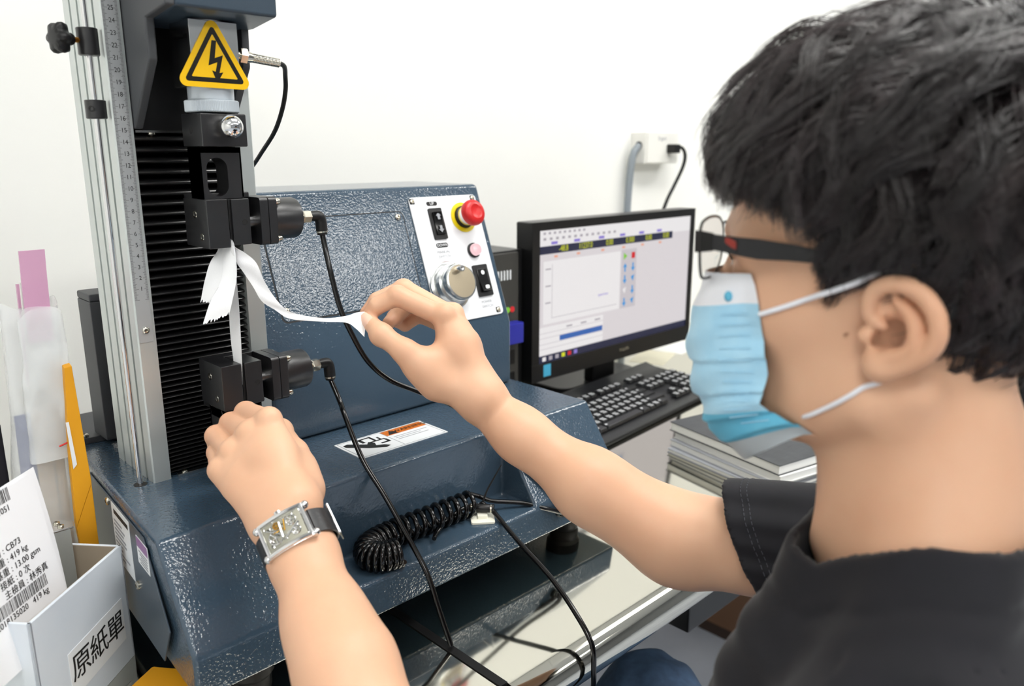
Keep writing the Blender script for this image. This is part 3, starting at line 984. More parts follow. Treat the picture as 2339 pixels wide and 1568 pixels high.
# ------------------------------------------------------------------ the operator
mat("skin", "e1b697", 0.46, sss=0.1, var=(14, "d6a586", 0.25), bump=(900, 0.12, 0.0002, 3.0), spec=0.4, vcol="tint")
mat("shirt_black", "18181c", 0.9, bump=(2500, 0.3, 0.0003), var=(20, "1f1f24", 0.3), spec=0.4, sheen=0.12)
mat("denim", "26374e", 0.8, bump=(1800, 0.5, 0.0004), var=(90, "3c5470", 0.3))
mat("hair_black", "17130f", 0.32, spec=0.6)
mat("nail", "eec5ae", 0.25)
P_ = thing("person", (19.5, -62, FLOOR), "person in black t-shirt and jeans reaching both hands to the testing machine clamps", "person")
HO = np.array([21.2, -58.3, 4.4])
HR = rotm(math.radians(11), math.radians(-2), math.radians(0.7))
def hw(l):
    """head frame (left, forward, up) -> bench frame"""
    return HO + HR @ np.array([-l[0], l[1], l[2]])
HM = HR @ np.diag([-1.0, 1, 1])          # columns: left, forward, up
J = {'RW': [21.2, -22.57, -9.83], 'RF1': [22.52, -26.0, -12.25], 'RF2': [25.05, -32.41, -16.15], 'RE': [28.48, -39.65, -19.89],
     'R_i': [[19.63, -18.57, -1.79], [16.75, -15.5, 0.17], [15.38, -14.18, -0.74], [14.8, -13.38, -1.78]],
     'R_m': [[21.43, -17.7, -2.1], [18.44, -14.2, 0.42], [16.24, -12.96, -0.61], [15.22, -12.62, -1.7]],
     'R_r': [[22.82, -16.55, -3.17], [20.72, -12.01, -1.41], [19.32, -11.42, -2.86], [18.27, -11.81, -3.22]],
     'R_l': [[23.88, -15.69, -4.37], [22.12, -11.76, -2.99], [20.8, -11.06, -3.9], [19.88, -11.2, -3.56]],
     'R_t': [[17.85, -19.77, -7.46], [15.57, -17.96, -4.51], [14.51, -15.87, -3.12], [14.47, -14.04, -2.09]],
     'LW': [0.88, -21.63, -14.76], 'LF1': [0.64, -24.25, -16.82], 'LF2': [-0.54, -29.16, -19.81], 'LF3': [-1.25, -32.58, -21.3], 'LE': [-3.32, -43.22, -27.66],
     'L_i': [[3.07, -15.51, -8.75], [3.62, -10.22, -9.43], [4.13, -8.63, -11.71], [3.97, -10.12, -12.32]],
     'L_m': [[1.73, -14.57, -9.82], [2.51, -9.46, -10.37], [3.08, -7.99, -12.88], [3.01, -9.57, -13.48]],
     'L_r': [[0.35, -13.98, -11.25], [1.22, -9.09, -11.3], [1.78, -7.91, -13.82], [1.84, -9.44, -14.36]],
     'L_l': [[-0.8, -13.89, -12.58], [0.53, -10.48, -12.28], [1.17, -9.54, -14.43], [1.34, -10.84, -14.8]],
     'L_t': [[3.5, -19.55, -13.84], [4.93, -15.99, -11.98], [5.52, -12.63, -11.02], [5.88, -10.0, -10.73]]}
J = {k_: np.array(v_) for k_, v_ in J.items()}
RSH, LSH = np.array([37.5, -61.5, -18.0]), np.array([3.0, -65.0, -18.5])
NECK = np.array([20.2, -62.0, -13.0])

B = Solid()
def H(c): return hw(c)
# head
B.ell(H((0, -0.8, 5.2)), (7.4, 9.6, 8.6), HM, 1.0)
B.ell(H((0, 3.0, 5.2)), (6.6, 6.5, 6.0), HM, 2.0)
B.ell(H((0, 3.0, -0.5)), (6.3, 6.0, 7.0), HM, 2.5)
for s in (1, -1):
    B.ball(H((s * 4.3, 5.3, 0.4)), 1.8, 2.2)
    B.cone(H((s * 5.4, 0.4, -4.2)), H((s * 2.0, 6.6, -6.9)), 1.7, 1.6, 2.2)
B.ball(H((0, 7.7, -6.8)), 1.8, 2.0)
B.ell(H((0, 7.0, -3.4)), (3.6, 3.4, 3.8), HM, 2.0)
for s in (1, -1):
    B.cone(H((s * 1.4, 9.0, 4.3)), H((s * 4.8, 7.4, 3.9)), 0.9, 0.8, 1.2)
    B.ball(H((s * 3.3, 9.9, 2.4)), 1.6, 1.4, -1)
    B.ball(H((s * 3.3, 7.4, 2.3)), 1.35, 0.5)
B.cone(H((0, 9.2, 3.2)), H((0, 10.7, -0.3)), 0.7, 0.9, 0.9)
for s in (1, -1):
    B.ball(H((s * 0.9, 9.9, -0.6)), 0.75, 0.6)
# neck and shoulders
B.cone(H((0, -0.7, -3)), H((0, -2.2, -13)), 5.0, 5.2, 2.5)
B.cone(H((0, -2.5, -12)), NECK + np.array([0, -0.5, -6]), 5.4, 6.2, 3.0)
for s in (1, -1):
    B.cone(H((s * 5.6, -1.9, -3.6)), H((s * 1.6, 2.6, -14.5)), 1.0, 0.8, 1.6)
    B.cone(H((s * 2.2, -3.4, -7.0)), (NECK + (LSH if s > 0 else RSH)) / 2 + np.array([0, -0.9, 0.4]), 2.2, 3.2, 3.5)
B.cone((NECK + LSH) / 2 + np.array([0, -0.6, 0.0]), LSH, 4.0, 4.7, 3.0)
B.cone((NECK + RSH) / 2 + np.array([0, -0.6, 0.0]), RSH, 4.0, 4.7, 3.0)
B.ell((20.0, -62.5, -34), (16.5, 10.0, 20), None, 4.0)
B.ell((20.0, -63.5, -56), (15.0, 10.5, 14), None, 4.0)
# arms
def arm(sh, el, wr, mids, rs):
    B.chain([sh, el], [5.0, rs[0]], 2.0)
    B.chain([el] + mids + [wr], rs, 2.0)
arm(RSH, J['RE'], J['RW'], [J['RF2'], J['RF1']], [3.7, 3.05, 2.25, 2.05])
B.ball(J['RE'] + np.array([1.4, -0.6, -1.0]), 2.6, 2.5)
B.cone(J['RE'] + np.array([-0.4, 1.5, 0.2]), J['RF2'] + np.array([-0.2, 0.0, 0.2]), 2.9, 2.3, 2.0)
arm(LSH, J['LE'], J['LW'], [J['LF3'], J['LF2'], J['LF1']], [3.8, 3.2, 2.75, 2.3, 2.15])
def hand(pre, W, side, rad, wide):
    """palm from the wrist to the knuckles, then four fingers and the thumb"""
    fk = [J[pre + c] for c in "imrl"]
    e = (fk[0][0] - fk[3][0]); e /= np.linalg.norm(e)
    # carpus
    B.cone(W + e * wide, W - e * wide, 1.75, 1.7, 1.0)
    for n_, f in enumerate(fk):
        w0 = W + e * wide * (0.9 - 0.6 * n_)
        B.cone(w0, f[0], 1.65, (1.12, 1.12, 1.05, 0.98)[n_], 1.3)
    for a, b in ((0, 1), (1, 2), (2, 3)):
        m0 = W * 0.3 + (fk[a][0] + fk[b][0]) * 0.35
        B.cone(m0, (fk[a][0] + fk[b][0]) / 2 * 0.8 + W * 0.2, 1.4, 1.02, 1.2)
    for n_, f in enumerate(fk):
        r_ = np.array([1.05, 0.93, 0.82, 0.66]) * (1.06, 1.06, 1.0, 0.86)[n_] * rad
        q_ = Solid()
        for i in range(3):
            B.cone(f[i], f[i + 1], r_[i] * (0.88 if i == 0 else 0.97), r_[i + 1], 0.22)
        B.ball(f[1], r_[1] * 1.04, 0.2)
    t_ = J[pre + "t"]
    B.cone(W + e * wide * 0.8, t_[0], 1.7, 1.6, 1.2)
    B.cone(t_[0], t_[1], 1.65, 1.12 * rad, 1.0)
    B.cone(t_[0] * 0.5 + t_[1] * 0.5, fk[0][0] * 0.62 + W * 0.38, 1.0, 1.0, 2.0)
    B.cone(t_[1], t_[2], 1.08 * rad, 0.98 * rad, 0.6)
    B.cone(t_[2], t_[3], 0.98 * rad, 0.74 * rad, 0.4)
    B.ball(t_[2], 1.02 * rad, 0.5)
hand("R_", J['RW'] + (J['R_m'][0] - J['RW']) * 0.06, 1, 0.97, 0.95)
hand("L_", J['LW'] + (J['L_m'][0] - J['LW']) * 0.06, -1, 1.0, 1.15)
for f_ in ("L_i", "L_m", "L_r", "L_l", "R_i", "R_m"):
    B.ball(J[f_][0] + (np.array([-0.22, -0.42, 0.36]) if f_[0] == "L" else np.array([-0.1, -0.3, 0.35])), (1.0 if f_[2] != "l" else 0.86), 0.45)
# ears (left one faces the camera)
def ear(s):
    def E(y, z, dx=0.0):
        return H((s * (7.15 + 0.36 * max(0.0, -y + 0.3) + dx), y, z))
    nrm = HM @ np.array([s * 0.93, -0.0, 0.0]); 
    yv = HM @ np.array([s * -0.34, 1, 0]); yv /= np.linalg.norm(yv)
    zv = HM @ np.array([0, 0, 1.0]); xv = np.cross(yv, zv); M = np.stack([xv, yv, zv], 1)
    B.ell(E(-1.35, 0.35, -0.1), (0.38, 1.75, 2.35), M, 0.5)
    B.ell(E(-0.6, -1.65, -0.05), (0.42, 0.85, 0.95), M, 0.6)
    B.ell(E(-0.85, -0.1, 0.5), (0.95, 1.1, 1.2), M, 0.3, -1)
    B.ell(E(-1.3, 1.5, 0.45), (0.5, 1.1, 0.7), M, 0.3, -1)
    hel = [(-0.55, 0.25, 0.15), (0.15, 0.75, 0.3), (0.2, 1.6, 0.42), (-0.3, 2.3, 0.5), (-1.3, 2.52, 0.5), (-2.25, 2.12, 0.45), (-2.9, 1.3, 0.4), (-3.08, 0.4, 0.35), (-2.9, -0.4, 0.3), (-2.35, -1.05, 0.25), (-1.5, -1.6, 0.15), (-0.8, -1.95, 0.1)]
    hd_ = catmull(hel, 4); hr_ = np.interp(np.linspace(0, 11, len(hd_)), range(12), [0.2, 0.3, 0.36, 0.38, 0.38, 0.38, 0.38, 0.37, 0.36, 0.36, 0.42, 0.5])
    B.chain([E(*p_) for p_ in hd_], list(hr_), 0.22)
    ant = [(-1.0, 1.75, 0.1), (-1.75, 1.1, 0.3), (-2.1, 0.4, 0.38), (-2.05, -0.35, 0.36), (-1.6, -0.95, 0.3), (-0.95, -1.15, 0.3)]
    ad_ = catmull(ant, 4); ar_ = np.interp(np.linspace(0, 5, len(ad_)), range(6), [0.22, 0.3, 0.34, 0.34, 0.32, 0.36])
    B.chain([E(*p_) for p_ in ad_], list(ar_), 0.22)
    B.ball(E(0.3, -0.3, 0.2), 0.46, 0.4)
    B.ball(E(-0.3, -0.55, -0.1), 0.4, 0.3, -1)
    B.ball(E(-0.35, -1.75, 0.08), 0.72, 0.6)
ear(1); ear(-1)
lo = np.array([-12.0, -78.0, -33.0]); hi = np.array([46.0, -7.0, 16.0])
B.half((0, 0, -32.0), (0, 0, -1.0), 0.2)
pos, F = B.mesh(lo, hi, 0.185)
# natural skin tone differences: redder knuckles, fingertips and ear rim, freckles and moles
col = np.ones((len(pos), 3))
def spot(c, r, rgb, soft=1.0):
    w = np.clip((r - np.linalg.norm(pos - np.asarray(c), axis=1)) / (r * soft), 0, 1)[:, None]
    col[:] = col * (1 - w) + col * np.asarray(rgb) * w
for f_ in J:
    if "_" in f_:
        spot(J[f_][3], 1.6, (1.0, 0.86, 0.82)); spot(J[f_][1], 1.4, (1.0, 0.92, 0.9))
spot(H((8.2, -1.6, 0.4)), 3.6, (1.03, 0.93, 0.88))
spot(H((float(np.linspace(10, 4, 200)[int(np.argmax(B.ev(np.array([H((x_, 1.5, -0.56)) for x_ in np.linspace(10, 4, 200)])) < 0))]), 1.5, -0.56)), 0.17, (0.3, 0.2, 0.15), 0.6)
body = solid_object("body", pos, F, "skin", P_, col)
# ---- t-shirt (hollow shell), jeans, shoes
mat("stitch_grey", "4c4f57", 0.8)
S_ = Solid()
S_.ell((20.0, -62.5, -36), (17.2, 10.8, 22), None, 1.0)
S_.ell((20.0, -58.6, -24.5), (13.2, 7.2, 12), None, 4.0)
S_.ell((20.0, -63.5, -58), (15.8, 11.3, 16), None, 4.0)
S_.cone(H((0, -2.4, -9)), NECK + np.array([0, -0.3, -6]), 5.9, 6.9, 1.0)
for s in (1, -1):
    SH = LSH if s > 0 else RSH
    S_.cone(H((s * 2.2, -3.6, -7.5)), (NECK + SH) / 2 + np.array([0, -1.2, 0.8]), 2.9, 4.4, 3.5)
    S_.cone((NECK + SH) / 2 + np.array([0, -1.0, 0.3]), SH, 5.2, 5.9, 3.0)
    S_.cone(H((s * 2.5, 1.0, -13.0)), np.array([20.0 - s * 6.5, -57.6, -18.0]), 2.8, 4.0, 3.0)
RDIR = (J['RE'] - RSH) / np.linalg.norm(J['RE'] - RSH)
LDIR = (J['LE'] - LSH) / np.linalg.norm(J['LE'] - LSH)
S_.cone(RSH, J['RE'], 6.2, 5.15, 2.0)
S_.cone(LSH, J['LE'], 6.0, 5.2, 2.0)
def folds(P, d):
    r = np.linalg.norm((P - np.array([19.0, -62, -9])) * np.array([1, 1, 0.9]), axis=1)
    a = np.arctan2(P[:, 1] + 62, P[:, 0] - 19)
    n1 = np.sin(P[:, 0] * 0.31 + 1.0) + np.sin(P[:, 1] * 0.27 + P[:, 2] * 0.2) + 0.6 * np.sin(P[:, 2] * 0.5 + P[:, 0] * 0.2)
    cd_ = -collar((P - HO) @ HM)
    w = np.clip((cd_ - 2.6) / 2.0, 0, 1) * np.exp(-np.maximum(r - 30, 0) / 6)
    ph = cd_ * 2.7 + n1 * 1.3 + a * 0.6
    f = (np.sin(ph) * 0.26 + 0.22 * np.sin(ph * 0.47 + 1.1 * n1)) * w
    ax = (P - RSH) @ RDIR
    f = f * np.where(ax > 6, 0.45, 1.0)
    return f
def collar(L):
    y = L[:, 1]
    return L[:, 2] + 10.3 + 0.68 * np.minimum(np.logaddexp(0, (y + 3) * 1.2) / 1.2, 5.2) + 0.35 * np.logaddexp(0, (-5.5 - y) * 1.2) / 1.2
class Shirt(Solid):
    def ev(self, P, sel=None):
        n = len(self.pr)
        L = (P - HO) @ HM
        D = super().ev(P, sel) - 0.2 - folds(P, None) + 0.16 * np.exp(-((collar(L) + 2.3) / 0.3) ** 2)
        D = np.maximum(D, -(D + 0.6))
        # neckline
        L = (P - HO) @ HM
        D = np.maximum(D, collar(L) * 0.85)
        # sleeve hems
        for (el, d, cut, tiltv) in ((J['RE'], RDIR, 0.725, np.array([0, 0, -0.5])), (J['LE'], LDIR, 0.62, np.array([0, 0, 0.1]))):
            s0 = RSH if el is J['RE'] else LSH
            nn = d + tiltv; nn = nn / np.linalg.norm(nn)
            p0 = s0 + (el - s0) * cut
            hs = (P - p0) @ nn
            tq = np.clip(((P - p0) @ (el - p0)) / ((el - p0) @ (el - p0)), -0.6, 1.5)
            near = np.linalg.norm(P - p0 - tq[:, None] * (el - p0), axis=1) - 7.6
            D = np.maximum(D, -np.maximum(-hs, near))
        return np.maximum(D, -66.0 - P[:, 2])
S2 = Shirt(); S2.pr = S_.pr
pos, F = S2.mesh((-9, -80, -34), (46, -40, 2), 0.25, N=12, project=True)
pos2, F2 = pos.copy(), F
for _ in range(2):                       # relax the cloth
    acc = np.zeros_like(pos2); cnt_ = np.zeros(len(pos2))
    for a_, b_ in ((0, 1), (1, 2), (2, 3), (3, 0)):
        np.add.at(acc, F2[:, a_], pos2[F2[:, b_]]); np.add.at(cnt_, F2[:, a_], 1)
        np.add.at(acc, F2[:, b_], pos2[F2[:, a_]]); np.add.at(cnt_, F2[:, b_], 1)
    pos2 = pos2 * 0.5 + 0.5 * acc / np.maximum(cnt_, 1)[:, None]
shirt = solid_object("t_shirt", pos2, F2, "shirt_black", P_)
# hem stitching of the far sleeve
nn = RDIR + np.array([0, 0, -0.5]); nn /= np.linalg.norm(nn)
ua = np.cross(nn, [0, 0, 1.0]); ua /= np.linalg.norm(ua); va = np.cross(nn, ua)
for off in (1.5, 1.95):
    c0 = RSH + (J['RE'] - RSH) * 0.725 - nn * off
    ring = []
    for i in range(72):
        a = 2 * math.pi * i / 72
        dr = ua * math.cos(a) + va * math.sin(a)
        ts = np.linspace(3.0, 8.0, 120)
        Pq = c0 + ts[:, None] * dr
        v_ = S_.ev(Pq) - 0.2 - folds(Pq, None)
        k_ = int(np.argmax(v_ > 0))
        ring.append(c0 + dr * (ts[k_] + 0.02))
    k = MB()
    for i in range(72):
        if np.linalg.norm(ring[i] - c0) > 6.3 or np.linalg.norm(ring[(i + 1) % 72] - ring[i]) > 1.2:
            continue
        a_, b_ = Vector(ring[i]), Vector(ring[(i + 1) % 72])
        k.cyl(a_, a_.lerp(b_, 0.62), 0.025, 5)
    tag(k.build("hem_stitching", "stitch_grey", shirt), kind="stuff")
# jeans and shoes
Q = Solid()
Q.ell((20, -64, -60), (17, 11.5, 10), None, 1.0)
for kx, hx in ((46.0, 30.0), (0.0, 10.0)):
    kn_ = np.array([kx, -25.5, -55.0])
    Q.cone((hx, -62, -59), kn_, 8.2, 6.7, 3.0)
    Q.cone(kn_, (kx - 1, -26, FLOOR + 6), 6.2, 5.0, 2.5)
class Jeans(Solid):
    def ev(self, P, sel=None):
        D = super().ev(P, sel)
        D = D - 0.22 * np.sin(P[:, 1] * 1.3 + np.sin(P[:, 0] * 0.8) * 1.5) * np.exp(-((P[:, 1] + 25) / 12) ** 2)
        return np.maximum(np.maximum(D, FLOOR + 4 - P[:, 2]), P[:, 2] + 46.0)
Q2 = Jeans(); Q2.pr = Q.pr
pos, F = Q2.mesh((-12, -78, FLOOR), (56, -12, -44), 0.5, project=False)
jeans = solid_object("jeans", pos, F, "denim", P_)
for kx in (45.0, -1.0):
    sh = Solid()
    sh.cone((kx, -27, FLOOR + 4.5), (kx, -10, FLOOR + 3.2), 4.4, 3.2, 1.5)
    sh.cone((kx, -27, FLOOR + 7), (kx, -26, FLOOR + 10), 4.2, 4.2, 2.0)
    sh.half((0, 0, FLOOR + 0.05), (0, 0, -1), 0.3)
    ps, fs_ = sh.mesh((kx - 7, -34, FLOOR - 1), (kx + 7, -4, FLOOR + 16), 0.6)
    solid_object("shoe", ps, fs_, "black_plastic", P_)

# ---- finger nails that show
def nail(tip, prev, toward, r, name="fingernail"):
    tip, prev = np.asarray(tip), np.asarray(prev)
    d = tip - prev; d /= np.linalg.norm(d)
    t = np.asarray(toward, float); t = t - d * (t @ d); t /= np.linalg.norm(t)
    s = np.cross(d, t)
    c = tip - d * r * 0.15
    n = 9
    vs, fs = [], []
    for i in range(n):
        for j in range(n):
            u_ = (i / (n - 1) - 0.5) * 2; v__ = (j / (n - 1) - 0.5) * 2
            sc = math.sqrt(max(0, 1 - (max(0, v__ - 0.2) / 1.0) ** 2)) * (1 - 0.12 * (v__ < -0.6))
            a = u_ * 0.95 * sc
            vs.append(c + d * v__ * r * 0.95 + s * math.sin(a) * r * 0.98 + t * (math.cos(a) * r * 1.0 - max(0, v__) * r * 0.16 + 0.03))
    for i in range(n - 1):
        for j in range(n - 1):
            fs.append((i * n + j, (i + 1) * n + j, (i + 1) * n + j + 1, i * n + j + 1))
    k = MB().add([tuple(p) for p in vs], fs)
    return k.build(name, "nail", P_, smooth=80)
CAMDIR = np.array([-0.55, -0.72, 0.42])
nail(J['R_t'][3], J['R_t'][2], np.array([-0.75, -0.62, 0.15]), 0.76)

# ---- hair: dark scalp layer and locks
SC, SR = np.array([0, -0.5, 5.3]), np.array([7.65, 9.9, 8.95])
PHI = np.radians([0, 30, 45, 58, 66, 72, 80, 92, 108, 116, 124, 135, 150, 180])
THR = np.array([9.0, 8.8, 8.4, 7.6, 6.2, 2.2, 2.4, 3.6, 3.2, 0.6, -2.4, -4.0, -5.0, -5.5])
def scalp(L):
    ph = np.arctan2(np.abs(L[:, 0]), L[:, 1])
    return L[:, 2] - np.interp(ph, PHI, THR)
def ell_pt(d):
    d = d / np.linalg.norm(d, axis=1)[:, None]
    k = 1.0 / np.sqrt(((d / SR) ** 2).sum(1))
    return SC + d * k[:, None]
def to_world(L):
    return HO + (L) @ HM.T
nu, nv = 150, 90
th = np.linspace(0.0, math.pi, nv); fi = np.linspace(0, 2 * math.pi, nu, endpoint=False)
TH, FI = np.meshgrid(th, fi, indexing="ij")
Dn = np.stack([np.sin(TH) * np.sin(FI), np.sin(TH) * np.cos(FI), np.cos(TH)], -1).reshape(-1, 3)
Lp = SC + (ell_pt(Dn) - SC) * 1.035
msk = scalp(Lp).reshape(nv, nu) > 0.0
vsid = np.arange(nv * nu).reshape(nv, nu)
quads = []
for i in range(nv - 1):
    j = np.arange(nu); j2 = (j + 1) % nu
    ok = msk[i] & msk[i + 1] & msk[i][j2] & msk[i + 1][j2]
    quads.append(np.stack([vsid[i], vsid[i + 1], vsid[i + 1][j2], vsid[i][j2]], 1)[ok])
quads = np.concatenate(quads)
us = np.unique(quads); rm = np.zeros(nv * nu, int); rm[us] = np.arange(len(us))
hair = solid_object("hair", to_world(Lp[us]), rm[quads], "hair_black", P_)
tag(hair, "short wavy black hair")
rng = np.random.default_rng(11)
def make_strands(N, nseg, guides, length_scale=1.0, thick=0.034, seed=0, layer=(0.2, 2.6), clump=0.75, G=None):
    rng = np.random.default_rng(seed)
    cand = rng.normal(size=(N * 6, 3))
    cand[:, 2] = cand[:, 2] * 0.9 + 0.35
    L = ell_pt(cand)
    L = L[(scalp(L) > 0.1) & (L[:, 0] > -7.0)]
    # favour the side seen from the bench
    keep = rng.random(len(L)) < np.where(L[:, 0] > -1.5, 1.0, 0.45)
    L = L[keep][:N]
    return L
WH = np.array([-1.0, -6.5, 13.0])
def grow(roots, nseg, rng, jit):
    n = len(roots)
    ph = np.arctan2(np.abs(roots[:, 0]), roots[:, 1])
    topness = np.clip((roots[:, 2] - 5.0) / 7.0, 0, 1)
    front = np.clip((roots[:, 1] + 1.0) / 8.0, 0, 1)
    back = np.clip((-roots[:, 1] - 1.0) / 5.0, 0, 1)
    ln = 3.6 + 5.6 * topness - 0.6 * front * topness - 0.8 * back * (1 - topness)
    low = np.clip((2.0 - scalp(roots)) / 2.0, 0, 1)
    ln = ln * (1 - 0.45 * low * (1 - 0.7 * front * topness) * (1 - back)) + 2.6 * back * low
    ln = ln * rng.uniform(0.75, 1.15, n)
    lay = 0.25 + (0.25 + 2.7 * topness + 0.9 * (1 - topness) * np.clip((scalp(roots)) / 5, 0, 1)) * rng.random(n) ** 0.8
    lay = lay * (1 - 0.45 * np.clip((roots[:, 1] - 5.0) / 3.0, 0, 1) * np.clip((12.5 - roots[:, 2]) / 2.5, 0, 1)) + 0.5 * topness * np.clip(1 - np.abs(roots[:, 1] - 2.0) / 7, 0, 1)
    pts = [roots.copy()]
    nrm0 = (roots - SC) / SR ** 2; nrm0 /= np.linalg.norm(nrm0, axis=1)[:, None]
    fl = roots - WH
    fl[:, 2] *= 0.5
    fl[:, 1] += 0.5
    fl += jit
    st = (ln / nseg)[:, None]
    p = roots.copy()
    wav = rng.uniform(0, 6.28, n); wf = rng.uniform(0.5, 0.95, n)
    d = nrm0 * 0.9
    for i in range(nseg):
        t = (i + 1) / nseg
        q = (p - SC) / SR
        nr = (p - SC) / SR ** 2; nr /= np.linalg.norm(nr, axis=1)[:, None]
        f = fl / (np.linalg.norm(fl, axis=1)[:, None] + 1e-6)
        grav = np.zeros((n, 3)); grav[:, 2] = -1
        side = np.clip(1 - topness, 0, 1)[:, None]
        fw_ = np.zeros((n, 3)); fw_[:, 1] = 1
        tgt = f * (1.0 - 0.55 * side) + grav * (0.25 + 0.85 * side + 0.75 * t * t) + fw_ * (0.42 * side * (1 - back[:, None]) * (1 + t))
        tgt = tgt - nr * (tgt * nr).sum(1)[:, None] * 0.9
        s = np.cross(nr, tgt); s /= np.linalg.norm(s, axis=1)[:, None] + 1e-6
        tgt = tgt / (np.linalg.norm(tgt, axis=1)[:, None] + 1e-6) + s * (np.sin(wav + t * 5.5 * wf) * (0.5 + 0.5 * t))[:, None]
        d = d * 0.45 + tgt * 0.55
        d /= np.linalg.norm(d, axis=1)[:, None]
        p = p + d * st
        # keep each hair on its own layer above the scalp
        kq = np.sqrt((((p - SC) / SR) ** 2).sum(1))
        dist = (kq - 1) * 8.6
        want = lay * min(1.0, 0.35 + 1.6 * t) * (1.0 - 0.35 * max(0, t - 0.75) * 4 * (1 - topness * 0.5))
        p = p + ((p - SC) / kq[:, None] / 8.6) * ((want - dist) * np.where(dist < want, 0.75, 0.12))[:, None]
        pts.append(p.copy())
    return np.stack(pts, 1)
NS = 10
roots = make_strands(18000, NS, None, seed=5)
gr = make_strands(620, NS, None, seed=9)
gj = np.random.default_rng(3).normal(size=(len(gr), 3)) * np.array([2.0, 2.0, 1.0])
gcur = grow(gr, NS, np.random.default_rng(4), gj)
near = np.empty(len(roots), int)
for a in range(0, len(roots), 2000):
    near[a:a + 2000] = np.argmin(((roots[a:a + 2000, None] - gr[None]) ** 2).sum(2), 1)
scur = grow(roots, NS, np.random.default_rng(6), gj[near] + np.random.default_rng(7).normal(size=(len(roots), 3)) * 0.5)
tt = np.linspace(0, 1, NS + 1)[None, :, None]
off = (roots - gr[near])[:, None, :]
spread = np.random.default_rng(8).uniform(0.15, 0.75, (len(roots), 1, 1))
tar = gcur[near] + off * (1 - tt * (1 - spread))
wgt = np.clip(tt * 1.5, 0, 0.86)
cur = scur * (1 - wgt) + tar * wgt
fr = np.random.default_rng(12)
free = fr.random(len(cur)) < 0.035
cur[free] = scur[free] + fr.normal(size=(free.sum(), 1, 3)) * 0.35 * tt
# the face stays free: hairs end at the temple line, the fringe keeps close to the forehead
yl, zl_ = cur[:, :, 1], cur[:, :, 2]
zmin = np.where(yl > 3.6, 5.3 + 0.28 * (yl - 3.6), np.where(yl > 1.2, -0.2 + (yl - 2.3) * 4.2, -50.0))
zmin = zmin + np.random.default_rng(21).normal(size=(len(cur), 1)) * 0.35
bad = (zl_ < zmin) & (np.abs(cur[:, :, 0]) < 9.5)
first = np.where(bad.any(1), np.argmax(bad, 1), NS + 1).astype(float)
stop = np.clip(first - 0.5, 1.0, NS)
gi = np.linspace(0, 1, NS + 1)[None, :] * stop[:, None]
i0 = np.minimum(gi.astype(int), NS - 1); fr_ = (gi - i0)[:, :, None]
ar = np.arange(len(cur))[:, None]
cur = cur[ar, i0] * (1 - fr_) + cur[ar, i0 + 1] * fr_
ymax = np.interp(cur[:, :, 2], [4, 6.4, 9.2, 12.2, 14.4, 16, 17], [9.9, 10.2, 11.0, 11.5, 9.9, 7.6, 5.5])
ymax = ymax - 0.036 * cur[:, :, 0] ** 2 + np.random.default_rng(23).normal(size=(len(cur), 1)) * 0.25
cur[:, :, 1] = np.where(cur[:, :, 1] > ymax, ymax + (cur[:, :, 1] - ymax) * 0.15, cur[:, :, 1])
Wd = to_world(cur.reshape(-1, 3)).reshape(cur.shape)
def strand_mesh(name, Wd, rad, parent):
    n, m, _ = Wd.shape
    tg = np.gradient(Wd, axis=1); tg /= np.linalg.norm(tg, axis=2)[:, :, None] + 1e-9
    a = np.array([0.31, 0.22, 0.92])
    u_ = np.cross(tg, a); u_ /= np.linalg.norm(u_, axis=2)[:, :, None] + 1e-9
    w_ = np.cross(tg, u_)
    tp = np.linspace(0, 1, m); prof_ = (1 - 0.75 * tp ** 3)
    R = rad[:, None] * prof_[None]
    ring = [Wd + (u_ * math.cos(k * 2.0944) + w_ * math.sin(k * 2.0944)) * R[:, :, None] for k in range(3)]
    V = np.stack(ring, 2)                    # n, m, 3, xyz
    ids = np.arange(n * m * 3).reshape(n, m, 3)
    Fq = [np.stack([ids[:, :-1, k], ids[:, 1:, k], ids[:, 1:, (k + 1) % 3], ids[:, :-1, (k + 1) % 3]], -1).reshape(-1, 4) for k in range(3)]
    cl = np.random.default_rng(31).uniform(0.35, 1.5, 700)[near] * np.random.default_rng(32).uniform(0.7, 1.3, n)
    cl = np.repeat(cl, m * 3)[:, None] * np.array([[1.0, 0.95, 1.0]])
    o = solid_object(name, V.reshape(-1, 3), np.concatenate(Fq), "hair_strand", parent, cl)
    return o
mh = mat("hair_strand", "332b2c", 0.32, spec=0.8, var=(30, "241e1c", 0.3), vcol="tint", coat=0.15)
hs = strand_mesh("hair_locks", Wd, np.random.default_rng(2).uniform(0.018, 0.037, len(Wd)), hair)
tag(hs, kind="stuff")
# ------------------------------------------------------------------ face mask, glasses, wrist watch
mat("mask_blue", "9fd2ee", 0.8, bump=(1200, 0.25, 0.0003), var=(60, "b4def3", 0.3), sheen=0.2)
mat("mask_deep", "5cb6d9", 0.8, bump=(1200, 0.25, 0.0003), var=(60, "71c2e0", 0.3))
mat("mask_white", "eef0f6", 0.8, bump=(1200, 0.25, 0.0003))
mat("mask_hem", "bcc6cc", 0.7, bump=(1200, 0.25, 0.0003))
mat("frame_black", "19191b", 0.35)
mat("frame_metal", "2c2b2b", 0.2, 0.8)
mat("frame_red", "8c2b20", 0.4)
mat("lens_glass", "ffffff", 0.0, trans=1.0, ior=1.2)
mat("strap_leather", "17181b", 0.35, bump=(500, 0.5, 0.0004))
mat("strap_lining", "6b5844", 0.6)
mat("watch_silver", "dcdcdc", 0.12, 1.0)
mat("watch_dial", "a9a798", 0.35, 0.5)
mat("watch_gold", "c79a3c", 0.25, 1.0)
MK = thing("face_mask", hw((0, 9, -9)), "light blue pleated surgical mask worn on the operator's face", "mask")
